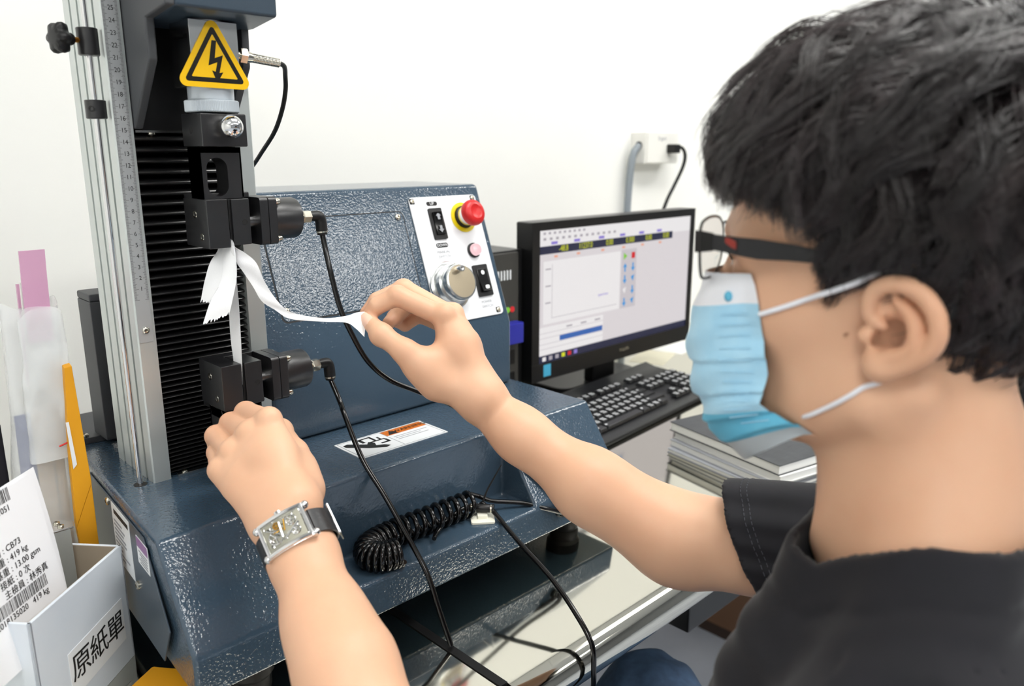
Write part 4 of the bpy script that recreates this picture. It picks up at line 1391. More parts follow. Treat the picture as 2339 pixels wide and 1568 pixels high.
rows = [  # side edge (x, y, z), mid line (y, z)
    ((5.7, 6.9, 2.35), (10.9, 2.0)), ((5.9, 6.5, 1.75), (11.3, 1.0)), ((6.0, 6.2, 0.9), (11.75, -0.2)), ((6.05, 6.05, 0.0), (12.0, -1.2)),
    ((6.1, 5.95, -1.0), (12.1, -2.3)), ((6.1, 5.75, -2.2), (12.1, -3.2)), ((6.1, 5.6, -3.3), (11.95, -4.2)), ((6.05, 5.75, -4.2), (11.6, -5.4)),
    ((5.9, 6.0, -5.1), (11.2, -6.6)), ((5.7, 5.4, -5.6), (10.9, -7.6)), ((5.5, 4.4, -6.0), (10.5, -8.6)), ((5.3, 3.6, -6.3), (9.5, -9.6)), ((5.1, 3.1, -6.6), (8.3, -10.5))]
def mrow(v):
    g = v * (len(rows) - 1)
    i = min(int(g), len(rows) - 2); f = g - i
    a, b = rows[i], rows[i + 1]
    return [a[0][k] * (1 - f) + b[0][k] * f for k in range(3)], [a[1][k] * (1 - f) + b[1][k] * f for k in range(2)]
MV, MU = 96, 48
def skin_d(p):
    return B.ev(np.array([hw(p)]))[0]
grid = np.zeros((MV + 1, MU + 1, 3))
for i in range(MV + 1):
    v = i / MV
    sd, md = mrow(v)
    for j in range(MU + 1):
        u_ = j / MU * 2 - 1            # +1 left edge ... -1 right edge
        a = abs(u_)
        x = sd[0] * math.copysign(math.sin(a * math.pi / 2) ** 0.85, u_)
        y = sd[1] + (md[0] - sd[1]) * (math.cos(a * math.pi / 2) ** 0.8 if a < 1 else 0.0)
        z = md[1] + (sd[2] - md[1]) * a ** 1.6
        # overlapping pleats: each step drops the cloth behind the pleat above
        pl = 0.0
        for c_, am in ((0.30, 0.22), (0.47, 0.3), (0.62, 0.34), (0.74, 0.3)):
            w_ = (v - c_ - 0.02 * math.sin(u_ * 4)) / 0.15
            if 0 <= w_ < 1:
                pl += am * (w_ if w_ < 0.92 else (1 - w_) / 0.08 * 0.92)
        wob = 0.16 * math.sin(u_ * 5 + v * 9) * math.sin(v * 14 + u_ * 2) * (1 - a * 0.5) + 0.10 * math.sin(v * 31 + u_ * 7)
        nx, ny = math.sin(a * math.pi / 2) * math.copysign(1, u_), math.cos(a * math.pi / 2)
        k_ = pl + wob
        grid[i, j] = (x + nx * k_, y + ny * k_, z)
for _ in range(14):
    Pg = np.array([hw(p) for p in grid.reshape(-1, 3)])
    dg_ = B.many(Pg).reshape(MV + 1, MU + 1)
    push = np.clip(0.16 - dg_, 0, 0.3)
    uu_ = np.linspace(-1, 1, MU + 1)
    grid[:, :, 0] += push * np.sign(uu_)[None] * np.sin(np.abs(uu_) * math.pi / 2)[None]
    grid[:, :, 1] += push * np.cos(np.abs(uu_) * math.pi / 2)[None]
def mask_part(i0, i1, name, material, parent, th=0.06):
    vs, fs = [], []
    n = MU + 1
    for lay_ in (0, 1):
        for i in range(i0, i1 + 1):
            for j in range(n):
                x, y, z = grid[i, j]
                s = 1 - lay_ * th / 8.0
                vs.append(hw((x * s, 2 + (y - 2) * s, z)))
    m_ = (i1 - i0 + 1) * n
    for i in range(i1 - i0):
        for j in range(n - 1):
            q_ = (i * n + j, i * n + j + 1, (i + 1) * n + j + 1, (i + 1) * n + j)
            fs.append(q_); fs.append(tuple(m_ + t for t in q_[::-1]))
    for i in range(i1 - i0):
        for j in (0, n - 1):
            fs.append((i * n + j, (i + 1) * n + j, m_ + (i + 1) * n + j, m_ + i * n + j))
    for j in range(n - 1):
        for i in (0, i1 - i0):
            fs.append((i * n + j, i * n + j + 1, m_ + i * n + j + 1, m_ + i * n + j))
    return MB().add([tuple(p) for p in vs], fs).build(name, material, parent, smooth=45)
mask_part(0, 17, "nose_band", "mask_white", MK)
mask_part(17, 70, "mask_panel", "mask_blue", MK)
mask_part(70, 87, "chin_panel", "mask_deep", MK)  # deeper blue puts some of the downward-facing underside's shade into the colour
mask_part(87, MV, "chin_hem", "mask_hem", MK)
# pressed welds along the near edge and the vent dot of the ear loop
for k in range(12):
    i = 22 + k * 5
    k_ = MB()
    a_, b_ = Vector(hw(grid[i, MU - 1] * 1.012)), Vector(hw(grid[i, MU - 5] * 1.012))
    k_.cyl(a_, b_, 0.035, 6).build("weld", "mask_blue", MK)
pt = grid[13, MU - 4]
k_ = MB().ball(tuple(hw(pt + np.array([0.05, 0.05, 0]))), 0.28, 16, (0.6, 0.9, 1.1)).build("loop_weld", "mask_deep", MK)
def Wl(*ps): return [tuple(hw(p)) for p in ps]
def skin_x(y, z, lift):
    xs = np.linspace(10.5, 3.0, 160)
    v_ = B.ev(np.array([hw((x, y, z)) for x in xs]))
    i = int(np.argmax(v_ < 0))
    return float(xs[i]) + lift
def on_skin(ps, lift=0.17):
    return [tuple(hw((skin_x(y, z, lift + (0.45 if (y < 2.9 and z > 0) else 0.0)), y, z))) for y, z in ps]
MB().tube(on_skin([(6.05, 0.2), (5.2, 0.55), (4.3, 0.92), (3.4, 1.32), (2.5, 1.72), (1.6, 2.1), (0.9, 2.42)]) + Wl((7.75, 0.1, 2.9), (7.6, -0.8, 3.2), (7.3, -1.8, 2.9), (7.1, -2.4, 1.0)), 0.15, 10, 6).build("ear_loop", "mask_white", MK)
MB().tube(Wl((5.45, 3.7, -5.7)) + on_skin([(3.2, -5.35), (2.5, -4.85), (1.7, -4.25), (0.9, -3.6), (0.3, -3.1)]) + Wl((7.1, -0.6, -2.6), (7.0, -1.9, -1.2), (7.0, -2.4, 0.4)), 0.14, 10, 6).build("ear_loop", "mask_white", MK)

GL = thing("eyeglasses", hw((0, 10, 2)), "black half-rim glasses with a red accent on the arm worn by the operator", "glasses")
for s in (1, -1):
    def G(x, y, z): return tuple(hw((s * x, y, z)))
    def fy(x): return 9.55 + (7 - x) * 0.11
    # lens outline
    out = [(6.7, 4.9), (6.2, 5.25), (4.5, 5.45), (2.6, 5.3), (1.6, 4.7), (1.5, 3.8), (1.9, 2.8), (2.9, 2.1), (4.4, 1.85), (5.9, 1.95), (6.5, 2.4), (6.75, 3.6)]
    loop = catmull([(x, fy(x), z) for x, z in out + out[:3]], 5)[: len(out) * 5]
    ring = [G(p.x, p.y, p.z) for p in loop]
    rim = MB().tube(ring + [ring[0]], 0.085, 8, 0).build("lens_rim", "frame_metal", GL)
    n = len(loop)
    ge = MB()
    ge.add([G(p.x, p.y - 0.05, p.z) for p in loop] + [G(p.x, p.y + 0.05, p.z) for p in loop],
           [tuple(range(n - 1, -1, -1)), tuple(range(n, 2 * n))] + [(i, (i + 1) % n, n + (i + 1) % n, n + i) for i in range(n)])
    ge.build("lens", "lens_glass", GL, smooth=30)
    # end piece and temple
    def bar(pts, hs, t_, name, material):
        vs, fs = [], []
        for (x, y, z), h in zip(pts, hs):
            vs += [G(x - t_, y, z - h), G(x + t_, y, z - h), G(x + t_, y, z + h), G(x - t_, y, z + h)]
        for i in range(len(pts) - 1):
            for a in range(4):
                fs.append((i * 4 + a, i * 4 + (a + 1) % 4, i * 4 + 4 + (a + 1) % 4, i * 4 + 4 + a))
        fs += [(3, 2, 1, 0), tuple(len(vs) - 4 + a for a in range(4))]
        return MB().add(vs, fs).build(name, material, GL, bevel=0.03)
    bar([(7.0, 9.75, 4.2), (7.25, 9.3, 4.22), (7.25, 8.6, 4.2)], [0.62, 0.6, 0.5], 0.13, "hinge_piece", "frame_metal")
    bar([(7.25, 8.6, 4.2), (7.3, 7.9, 4.12), (7.36, 7.2, 4.02)], [0.44, 0.46, 0.5], 0.12, "temple_front", "frame_black")
    bar([(7.37, 7.85, 4.35), (7.38, 7.5, 4.2), (7.39, 7.2, 4.05)], [0.14, 0.24, 0.2], 0.13, "red_accent", "frame_red")
    bar([(7.36, 7.2, 4.02), (7.4, 6.0, 3.9), (7.45, 4.4, 3.8), (7.6, 2.5, 3.62), (7.7, 0.4, 3.42), (7.4, -1.3, 2.9), (7.2, -2.4, 1.2), (7.1, -2.6, -0.2)], [0.5, 0.55, 0.45, 0.34, 0.27, 0.24, 0.22, 0.2], 0.12, "temple", "frame_black")
    MB().tube([G(1.5, 10.15, 3.6), G(1.1, 9.9, 3.0), G(1.2, 9.6, 2.6)], 0.05, 6, 3).build("pad_arm", "frame_metal", GL)
    MB().ball(G(1.15, 9.75, 2.5), 0.32, 12, (0.5, 0.6, 1.1)).build("nose_pad", "lens_glass", GL)
MB().tube(Wl((1.6, 10.15, 4.7), (0.6, 10.45, 4.85), (-0.6, 10.45, 4.85), (-1.6, 10.15, 4.7)), 0.1, 8, 5).build("bridge", "frame_metal", GL)

# ---- watch: a across the case along the arm, e around the wrist, n outward
wa = np.array([-0.0718, -0.7841, -0.6165]); wn = np.array([-0.5802, -0.2317, 0.7809])
wn = wn - wa * (wn @ wa); wn /= np.linalg.norm(wn)
we = np.cross(wa, wn)
wc = np.array([0.7736, -22.791, -15.673]) + wa * 0.58      # wrist axis at the watch
WT = thing("wrist_watch", tuple(wc), "silver rectangular skeleton watch with black leather strap on the left wrist", "watch")
def WP(a, e, n): return wc + wa * a + we * e + wn * n
R0 = 2.5
def bow(e): return -0.10 * e * e
ce = -0.2
def case_part(ha, he, n0, n1, name, material, parent, hole=None):
    m_ = 12
    vs, fs = [], []
    for lev, nn_ in ((0, n0), (1, n1)):
        for i in range(m_ + 1):
            e = -he + 2 * he * i / m_
            wdt = ha * (1 + 0.04 * math.cos(e / he * 1.5))
            for sa in (-1, 1):
                vs.append(WP(sa * wdt, e + ce, R0 + nn_ + bow(e)))
    L_ = (m_ + 1) * 2
    for i in range(m_):
        b = i * 2
        fs += [(b, b + 1, b + 3, b + 2), (L_ + b, L_ + b + 2, L_ + b + 3, L_ + b + 1), (b, b + 2, L_ + b + 2, L_ + b), (b + 1, L_ + b + 1, L_ + b + 3, b + 3)]
    fs += [(0, L_, L_ + 1, 1), (m_ * 2, m_ * 2 + 1, L_ + m_ * 2 + 1, L_ + m_ * 2)]
    return MB().add([tuple(p) for p in vs], fs).build(name, material, parent, bevel=0.06, smooth=30)
ws = case_part(1.42, 1.86, -0.15, 0.62, "case", "watch_silver", WT)
case_part(1.12, 1.5, 0.60, 0.655, "dial_bed", "watch_dial", WT)
# bezel frame
for sa in (-1, 1):
    MB().tube([tuple(WP(sa * 1.25, e + ce, R0 + 0.66 + bow(e))) for e in np.linspace(-1.72, 1.72, 9)], 0.16, 8, 2).build("bezel_rail", "watch_silver", WT)
for se in (-1, 1):
    MB().tube([tuple(WP(a, se * 1.68 + ce, R0 + 0.62 + bow(1.68))) for a in np.linspace(-1.3, 1.3, 5)], 0.19, 8, 2).build("bezel_end", "watch_silver", WT)
rg = random.Random(5)
def gear(a, e, r, name, material):
    k = MB()
    n_ = WP(0, 0, 1) - WP(0, 0, 0)
    k.tube([tuple(WP(a + r * math.cos(t), e + ce + r * math.sin(t), R0 + 0.70 + bow(e))) for t in np.linspace(0, 2 * math.pi, 21)], 0.05, 6, 0)
    for i in range(5):
        t = 2 * math.pi * i / 5
        k.tube([tuple(WP(a, e + ce, R0 + 0.70 + bow(e))), tuple(WP(a + r * math.cos(t), e + ce + r * math.sin(t), R0 + 0.70 + bow(e)))], 0.04, 5, 0)
    k.build(name, material, WT)
gear(0.25, 0.72, 0.52, "gear_wheel", "watch_silver")
gear(-0.45, -0.75, 0.38, "gear_wheel", "watch_silver")
gear(0.45, -0.85, 0.33, "gear_wheel", "watch_silver")
gear(-0.55, 0.35, 0.25, "gear_wheel", "watch_gold")
for (a0, e0, a1, e1, r_, mm, nm) in ((-0.7, 0.1, 0.5, 0.2, 0.07, "watch_silver", "bridge_plate"), (-0.6, 1.2, 0.6, -0.2, 0.06, "watch_silver", "bridge_plate"),
        (0.7, 0.0, -0.1, -1.2, 0.06, "watch_silver", "bridge_plate"), (-0.75, -0.3, 0.1, -0.1, 0.05, "watch_gold", "hand"), (-0.1, -0.05, -0.1, 0.75, 0.045, "watch_gold", "hand")):
    MB().tube([tuple(WP(a0, e0 + ce, R0 + 0.74 + bow(e0))), tuple(WP(a1, e1 + ce, R0 + 0.74 + bow(e1)))], r_, 6, 0).build(nm, mm, WT)
for i in range(26):
    a_, e_, t_ = rg.uniform(-0.85, 0.85), rg.uniform(-1.25, 1.25), rg.uniform(0, 3.14)
    MB().tube([tuple(WP(a_ + 0.16 * math.cos(t_ + q_) , e_ + ce + 0.16 * math.sin(t_ + q_), R0 + 0.69 + bow(e_))) for q_ in (0, 0.9, 1.8, 2.7)], 0.04, 5, 2).build("movement_part", "watch_silver" if i % 6 else "dark_bellows", WT)
ml = MB()
for i in range(26):
    e = -1.35 + 2.7 * i / 25
    for sa in (-1, 1):
        ml.tube([tuple(WP(sa * 0.98, e + ce, R0 + 0.68 + bow(e))), tuple(WP(sa * 1.08, e + ce, R0 + 0.68 + bow(e)))], 0.025, 4, 0)
tag(ml.build("minute_track", "watch_silver", WT), kind="stuff")
MB().lathe(tuple(WP(-1.42, 0.0 + ce, R0 + 0.2)), tuple(-wa), [(0, 0.2), (0.05, 0.3), (0.28, 0.3), (0.36, 0.15)], 16).build("crown", "watch_silver", WT)
for se in (-1, 1):
    for sa in (-1, 1):
        MB().ball(tuple(WP(sa * 1.2, se * 1.98 + ce, R0 + 0.05)), 0.32, 14).build("lug", "watch_silver", WT)
# strap around the wrist
def strap(n0, name, material, a_w, t0, t1, rr, thick=0.16):
    vs, fs = [], []
    m_ = 40
    for i in range(m_ + 1):
        t = t0 + (t1 - t0) * i / m_
        e, n_ = rr[0] * math.sin(t), rr[1] * math.cos(t)
        for rad in (0, thick):
            k1 = 1 + rad / 2.5
            for sa in (-1, 1):
                vs.append(WP(sa * a_w, e * k1 + ce * 0.5, n_ * k1 - 0.1))
    for i in range(m_):
        b = i * 4
        fs += [(b, b + 4, b + 5, b + 1), (b + 2, b + 3, b + 7, b + 6), (b, b + 2, b + 6, b + 4), (b + 1, b + 5, b + 7, b + 3)]
    fs += [(0, 1, 3, 2), (m_ * 4, m_ * 4 + 2, m_ * 4 + 3, m_ * 4 + 1)]
    return MB().add([tuple(p) for p in vs], fs).build(name, material, WT, bevel=0.04)
strap(0, "strap", "strap_leather", 1.0, 0.72, 2 * math.pi - 0.72, (2.85, 2.6))
bk = MB()
tb = -1.75
def SPt(a, t, k1): return tuple(WP(a, 2.85 * math.sin(t) * k1 + ce * 0.5, 2.6 * math.cos(t) * k1 - 0.1))
bk.tube([SPt(1.25, -1.45, 1.12), SPt(1.25, -2.0, 1.12), SPt(-1.25, -2.0, 1.12), SPt(-1.25, -1.45, 1.12), SPt(1.25, -1.45, 1.12)], 0.11, 8, 0)
bk.build("buckle", "watch_silver", WT)
# ------------------------------------------------------------------ tissue strips in the clamps
def ribbon(A, B, name, label, cols=10, smooth=5, wave=0.0, ragged=None, seed=1):
    """thin sheet between two edge curves A and B"""
    rr = random.Random(seed)
    a = catmull(A, smooth); b = catmull(B, smooth)
    n = len(a)
    vs, fs = [], []
    for i in range(n):
        for j in range(cols + 1):
            t = j / cols
            p = a[i].lerp(b[i], t)
            if wave:
                nn = (b[i] - a[i]).cross(a[min(i + 1, n - 1)] - a[max(i - 1, 0)])
                if nn.length > 1e-6:
                    p = p + nn.normalized() * wave * math.sin(t * 3.14159) * math.sin(i * 0.5 + t * 2)
            if ragged and i == n - 1:
                d = (a[i] - a[i - 1]).lerp(b[i] - b[i - 1], t).normalized()
                p = p + d * rr.uniform(-ragged, ragged)
            vs.append(p)
    c = cols + 1
    for i in range(n - 1):
        for j in range(cols):
            fs.append((i * c + j, i * c + j + 1, (i + 1) * c + j + 1, (i + 1) * c + j))
    # second skin for real thickness
    m_ = len(vs)
    off = Vector((0.012, 0.012, 0.004))
    vs2 = [p + off for p in vs]
    fs2 = [tuple(m_ + t for t in f[::-1]) for f in fs]
    o = MB().add([tuple(p) for p in vs + vs2], fs + fs2).build(name, "tissue", smooth=70)
    return tag(o, label, "paper strip", "tissue strips in the clamps")
RIB_A = [(5.5, -6.0, 5.6), (5.55, -6.65, 4.9), (6.2, -7.18, 4.34), (6.85, -7.83, 3.47), (7.19, -8.41, 1.9), (7.61, -8.97, 0.64), (8.18, -9.62, -0.48), (8.94, -10.3, -1.14), (11.11, -11.76, -1.69), (12.79, -12.79, -1.57), (13.68, -13.28, -1.3), (14.41, -13.84, -1.24)]
RIB_B = [(5.5, -5.4, 5.6), (5.61, -6.17, 4.77), (5.66, -6.52, 3.45), (5.98, -6.99, 2.59), (6.48, -7.63, 1.29), (6.87, -8.32, 0.0), (7.69, -9.11, -0.81), (8.6, -10.28, -1.62), (10.95, -11.98, -1.96), (12.53, -13.15, -2.1), (13.13, -13.78, -2.63), (13.58, -14.48, -3.41)]
ribbon(RIB_A, RIB_B, "tissue_strip", "long twisted white tissue strip pinched by the right hand", 8, 5, 0.12)
ribbon([(5.45, -4.2, 5.6), (5.08, -4.04, 4.39), (4.23, -4.15, 3.36), (3.54, -4.28, 1.84), (2.98, -4.28, 0.0)],
       [(5.45, -5.6, 5.6), (5.57, -5.82, 4.82), (5.34, -6.21, 3.45), (4.34, -5.82, 1.73), (3.33, -5.28, -0.1)], "tissue_strip",
       "shorter torn tissue strip hanging furthest left under the upper clamp", 14, 6, 0.08, 0.16, 2)
ribbon([(5.45, -5.2, 5.6), (5.17, -5.23, 4.57), (4.25, -6.08, 1.97), (3.14, -5.92, 0.09), (2.32, -5.8, -1.89)],
       [(5.45, -6.3, 5.6), (5.52, -6.62, 4.9), (5.01, -7.67, 2.46), (4.23, -7.96, 0.22), (3.94, -7.87, -0.78)], "tissue_strip",
       "torn tissue strip with frayed bottom edge in front of the straight strip", 22, 6, 0.06, 0.22, 3)
ribbon([(5.32, -5.6, 5.6), (5.32, -5.8, 4.85), (5.32, -4.9, -0.34), (5.32, -4.65, -3.7), (5.32, -4.84, -5.9), (5.3, -4.8, -8.0)],
       [(5.32, -6.4, 5.6), (5.32, -6.75, 4.85), (5.32, -6.95, -0.05), (5.32, -6.8, -3.3), (5.32, -6.6, -5.9), (5.3, -6.4, -8.0)], "tissue_strip",
       "straight tissue strip stretched between the upper and lower clamps", 8, 5, 0.06)

# ------------------------------------------------------------------ hoses and cables
def hose(pts, r, name, label, cat="hose", material="black_hose", n=12, group=None):
    return tag(MB().tube(pts, r, n, 8).build(name, material), label, cat, group)
hose([tuple(hose_top), (15.66, -5.2, 3.6), (15.66, -5.89, 1.54), (15.9, -6.87, -1.92), (16.49, -7.79, -4.57), (17.6, -8.88, -7.54), (19.43, -9.97, -9.68), (22.05, -10.9, -11.21), (25.96, -11.89, -13.42), (30.46, -13.27, -17.21), (34.23, -15.6, -22.22), (36.3, -17.6, -25.2), (37.3, -18.6, -27.0), (37.3, -18.4, -27.8)],
     0.27, "air_hose", "black air hose curving from the upper clamp past the right hand")
hose([tuple(hose_low), (15.7, -6.3, -12.0), (15.28, -7.79, -13.11), (15.04, -11.0, -16.89), (15.51, -14.01, -20.1), (15.87, -16.94, -23.42), (16.25, -19.41, -26.6), (16.34, -21.07, -29.94), (16.45, -22.6, -33.1)],
     0.27, "air_hose", "black air hose running from the lower clamp down to the table joint")
hose([(28.3, -15.5, -25.05), (28.2, -16.6, -25.5), (27.75, -20.35, -27.0), (27.3, -25.75, -29.1), (26.43, -29.94, -31.0), (26.01, -32.2, -32.89), (25.66, -32.8, -35.23), (25.66, -32.7, -38.69), (25.8, -31.5, -50), (26.5, -28, -66)],
     0.27, "air_hose", "black air hose hanging over the rounded table edge")
hose([(11.95, -5.0, 21.1), (12.9, -4.3, 20.9), (13.9, -2.6, 20.2), (14.38, -1.61, 19.0), (14.6, -0.34, 17.24), (14.73, 1.7, 15.17), (15.0, 5.09, 13.21), (15.35, 8.49, 11.48), (15.2, 12.0, 9.6), (14.0, 17, 9.2)],
     0.22, "sensor_cable", "black sensor cable looping from the load cell gland behind the column", "cable", "black_rubber")
# coiled hose in the recess
path = catmull([(26.9, -13.8, -24.6), (23, -13.75, -24.6), (19, -13.7, -24.6), (15.6, -13.75, -24.6), (13.2, -14.4, -24.6), (12.5, -15.5, -24.8), (13.3, -16.6, -24.8), (14.8, -17.0, -24.75)], 60)
coil = []
turns, L_ = 25.0, len(path)
for i in range(L_):
    t = (path[min(i + 1, L_ - 1)] - path[max(i - 1, 0)]).normalized()
    u_ = t.cross(Vector((0, 0, 1))).normalized(); w_ = u_.cross(t)
    a = 2 * math.pi * turns * i / L_
    coil.append(path[i] + (u_ * math.cos(a) + w_ * math.sin(a)) * 1.28)
lead = [Vector(p) for p in ((36.9, -18.3, -27.55), (34.5, -17.6, -26.4), (32.42, -16.1, -25.6), (29.6, -14.5, -25.0), (28.3, -13.6, -24.3), (27.4, -13.0, -23.9))]
k = MB().tube(catmull(lead, 8) + coil, 0.27, 8, 0)
tag(k.build("coiled_hose", "black_hose", smooth=60), "shiny black coiled air hose lying in the base recess", "hose")
TE = thing("tee_fitting", (27.7, -14.9, -26.1), "black tee hose fitting tied to a white mounting pad in the recess", "fitting")
fn = frame_fn((27.3, -15.3, -26.15), (0.78, -0.62, 0), (0.62, 0.78, 0))
plate(MB(), rrect(2.6, 2.6, 0.25, 3), fn, 0.0, 0.28).build("mounting_pad", "nylon_white", TE, bevel=0.06)
plate(MB(), rrect(1.1, 1.1, 0.1, 3), fn, 0.28, 0.62).build("pad_saddle", "nylon_white", TE, bevel=0.05)
td = Vector((0.62, -0.78, 0))
tp = Vector((27.6, -14.85, -25.05))
MB().lathe(tp - td * 1.0, td, [(0, 0.42), (0.1, 0.48), (1.9, 0.48), (2.0, 0.42)], 20).build("tee_body", "black_plastic", TE)
MB().cyl(tp, tp + Vector((0.78, 0.62, 0)) * 0.8, 0.45, 18).build("tee_branch", "black_plastic", TE)
for s in (-1, 1):
    MB().lathe(tp + td * s * 1.0, td * s, [(0, 0.46), (0.16, 0.46)], 20).build("fitting_ring", "nickel", TE)
    MB().lathe(tp + td * s * 1.14, td * s, [(0, 0.4), (0.1, 0.5), (0.22, 0.48), (0.26, 0.25)], 20).build("release_collar", "black_plastic", TE)
MB().tube([(27.55, -14.9, -25.6), (27.4, -14.5, -25.0), (27.75, -14.85, -24.5), (28.0, -15.2, -25.0), (27.8, -15.1, -25.6)], 0.12, 6, 5).build("tie_loop", "black_plastic", TE)
MB().tube([(27.8, -14.8, -24.5), (28.6, -14.7, -23.3), (29.6, -14.75, -22.1), (30.7, -14.77, -20.91)], [0.14, 0.12, 0.1, 0.06], 6, 5).build("tie_tail", "black_plastic", TE)
hose([(20.0, -15.9, -25.6), (21.0, -15.2, -25.5), (22.6, -14.5, -25.2), (24.4, -14.0, -25.0), (26.0, -13.6, -25.0), (26.85, -13.9, -25.05)], 0.24, "air_hose", "short black hose joining the coil to the tee fitting")
BF = MB().lathe((37.2, -17.6, -27.7), (0, -1, 0), [(0, 0.62), (0.4, 0.62), (0.45, 0.5), (0.8, 0.5)], 18).build("hose_port", "black_plastic", T)
MB().lathe((37.2, -18.1, -27.7), (0, -1, 0), [(0, 0.52), (0.15, 0.52)], 18).build("fitting_ring", "nickel", BF)

# ------------------------------------------------------------------ monitor
mat("screen_base", "dbd5d8", 0.25, glow=0.95)
mat("screen_white", "ece9ea", 0.25, glow=0.95)
mat("screen_grey", "c9c3c8", 0.25, glow=0.95)
mat("screen_line", "aaa4ac", 0.25, glow=0.95)
mat("screen_navy", "1a2040", 0.25, glow=0.95)
mat("screen_yellow", "d6dc20", 0.25, glow=0.95)
mat("screen_blue", "2f62b0", 0.25, glow=0.95)
mat("screen_cyan", "2f93d8", 0.25, glow=0.95)
mat("screen_green", "7fc83a", 0.25, glow=0.95)
mat("screen_red", "d3222c", 0.25, glow=0.95)
mat("screen_purple", "8a7ad0", 0.25, glow=0.95)
mat("screen_orange", "e8a58a", 0.25, glow=0.95)
mat("sticker_cyan", "45a9cf", 0.3)
mat("monitor_black", "151516", 0.3)
MO = thing("computer_monitor", (95, 26, TABLE), "black computer monitor showing a test program window on its screen", "monitor")
MX0, MX1, MZ0, MZ1, MYF = 70.3, 119.6, -27.0, 1.3, 18.9
MB().box(MX0, MX1, MYF + 0.3, MYF + 4.0, MZ0, MZ1).build("housing", "monitor_black", MO, bevel=0.3)
for nm, a in (("bezel_side", (MX0, MX0 + 1.9, MZ0 + 3.2, MZ1)), ("bezel_side", (MX1 - 1.5, MX1, MZ0 + 3.2, MZ1)), ("bezel_top", (MX0 + 1.9, MX1 - 1.5, MZ1 - 1.5, MZ1)), ("bezel_bottom", (MX0, MX1, MZ0, MZ0 + 3.2))):
    MB().box(a[0], a[1], MYF, MYF + 0.5, a[2], a[3]).build(nm, "monitor_black", MO, bevel=0.06)
SX0, SX1, SZ0, SZ1 = MX0 + 1.9, MX1 - 1.5, MZ0 + 3.2, MZ1 - 1.5
scr = MB().box(SX0, SX1, MYF + 0.22, MYF + 0.3, SZ0, SZ1).build("screen", "screen_base", MO, smooth=0)
def sc(name, material, x0, x1, z0, z1, lay=1):
    y1 = MYF + 0.22 - 0.012 * (lay - 1)
    return MB().box(x0, x1, y1 - 0.012, y1, z0, z1).build(name, material, scr, smooth=0)
sc("tool_bar", "screen_white", SX0, SX1, -3.2, SZ1)
sc("value_band", "screen_navy", SX0, 111.8, -4.35, -2.95, 2)
for k, (x, s) in enumerate(((78.4, "-48.8"), (84.4, "11237.0"), (91.3, "0.00"), (97.6, "0.300"), (103.6, "0.00"), (109.5, "0.00"))):
    k_ = MB(); text(k_, s, 1.5, (x, MYF + 0.17, -3.65), (1, 0, 0), (0, 0, 1), depth=0.01, squash=0.8)
    k_.build("readout", "screen_yellow", scr, smooth=0)
    sc("value_caption", "screen_purple", x - 3.2, x - 1.6, -2.75, -2.25, 3)
    sc("value_unit", "screen_orange", x - 2.4, x - 1.5, -5.1, -4.7, 3)
sc("plot_area", "screen_white", 73.3, 94.8, -16.8, -5.6, 1)
for z in (-7.0, -10.0, -13.0): sc("axis_mark", "screen_line", 73.8, 75.2, z - 0.12, z + 0.12, 2)
sc("axis_line", "screen_line", 75.5, 75.58, -15.8, -6.2, 2)
sc("axis_line", "screen_line", 75.5, 94.0, -15.85, -15.77, 2)
k_ = MB(); text(k_, "specimen", 0.8, (89.8, MYF + 0.19, -13.3), (1, 0, 0), (0, 0, 1), depth=0.01); k_.build("plot_caption", "screen_purple", scr, smooth=0)
sc("icon_bar", "screen_grey", 95.1, 99.9, -16.9, -5.4, 1)
for r_, cs_ in enumerate((("screen_green", "screen_red"), ("screen_cyan", "screen_cyan"), ("screen_cyan", "screen_cyan"), ("screen_white", "screen_cyan"), ("screen_cyan", "screen_cyan"))):
    for c_, mm in enumerate(cs_):
        x, z = 96.3 + c_ * 2.5, -6.7 - r_ * 2.25
        sh_ = [[(-0.5, -0.7), (0.6, 0), (-0.5, 0.7)], [(-0.55, -0.6), (0.55, -0.6), (0.55, 0.6), (-0.55, 0.6)], [(-0.6, 0.1), (0, 0.9), (0.6, 0.1), (0.2, 0.1), (0.2, -0.8), (-0.2, -0.8), (-0.2, 0.1)],
               [(-0.6, -0.1), (0, -0.9), (0.6, -0.1), (0.2, -0.1), (0.2, 0.8), (-0.2, 0.8), (-0.2, -0.1)], [(-0.6, 0.3), (0.5, 0.7), (0.1, -0.6)]][(r_ * 2 + c_) if r_ < 2 else 3 + (r_ + c_) % 2]
        plate(MB(), [(x + a, z + b) for a, b in sh_], lambda p: Vector((p[0], MYF + 0.2 - p[2], p[1])), 0, 0.012).build("icon", mm, scr, smooth=0)
sc("result_table", "screen_white", 72.4, 90.0, -22.4, -17.3, 1)
for z in (-18.4, -19.3, -20.4, -21.3): sc("table_line", "screen_grey", 72.4, 90.0, z - 0.05, z + 0.05, 2)
sc("selected_row", "screen_blue", 77.7, 89.8, -20.3, -19.35, 3)
for x in (79.5, 83.5, 87.5): sc("column_head", "screen_line", x, x + 1.6, -18.1, -17.8, 2)
for k in range(9): sc("tool_icon", "screen_line", 73.2 + k * 1.3, 73.8 + k * 1.3, -0.95, -0.55, 2)
for k in range(13): sc("tool_icon", "screen_line", 73.2 + k * 1.6, 73.9 + k * 1.6, -1.95, -1.5, 2)
sc("task_bar", "screen_navy", SX0, SX1, SZ0, SZ0 + 1.35, 2)
for k, mm in enumerate(("screen_white", "screen_line", "screen_line", "screen_yellow", "screen_red", "screen_purple")):
    sc("task_icon", mm, 73.2 + k * 1.7, 74.1 + k * 1.7, SZ0 + 0.3, SZ0 + 1.05, 3)
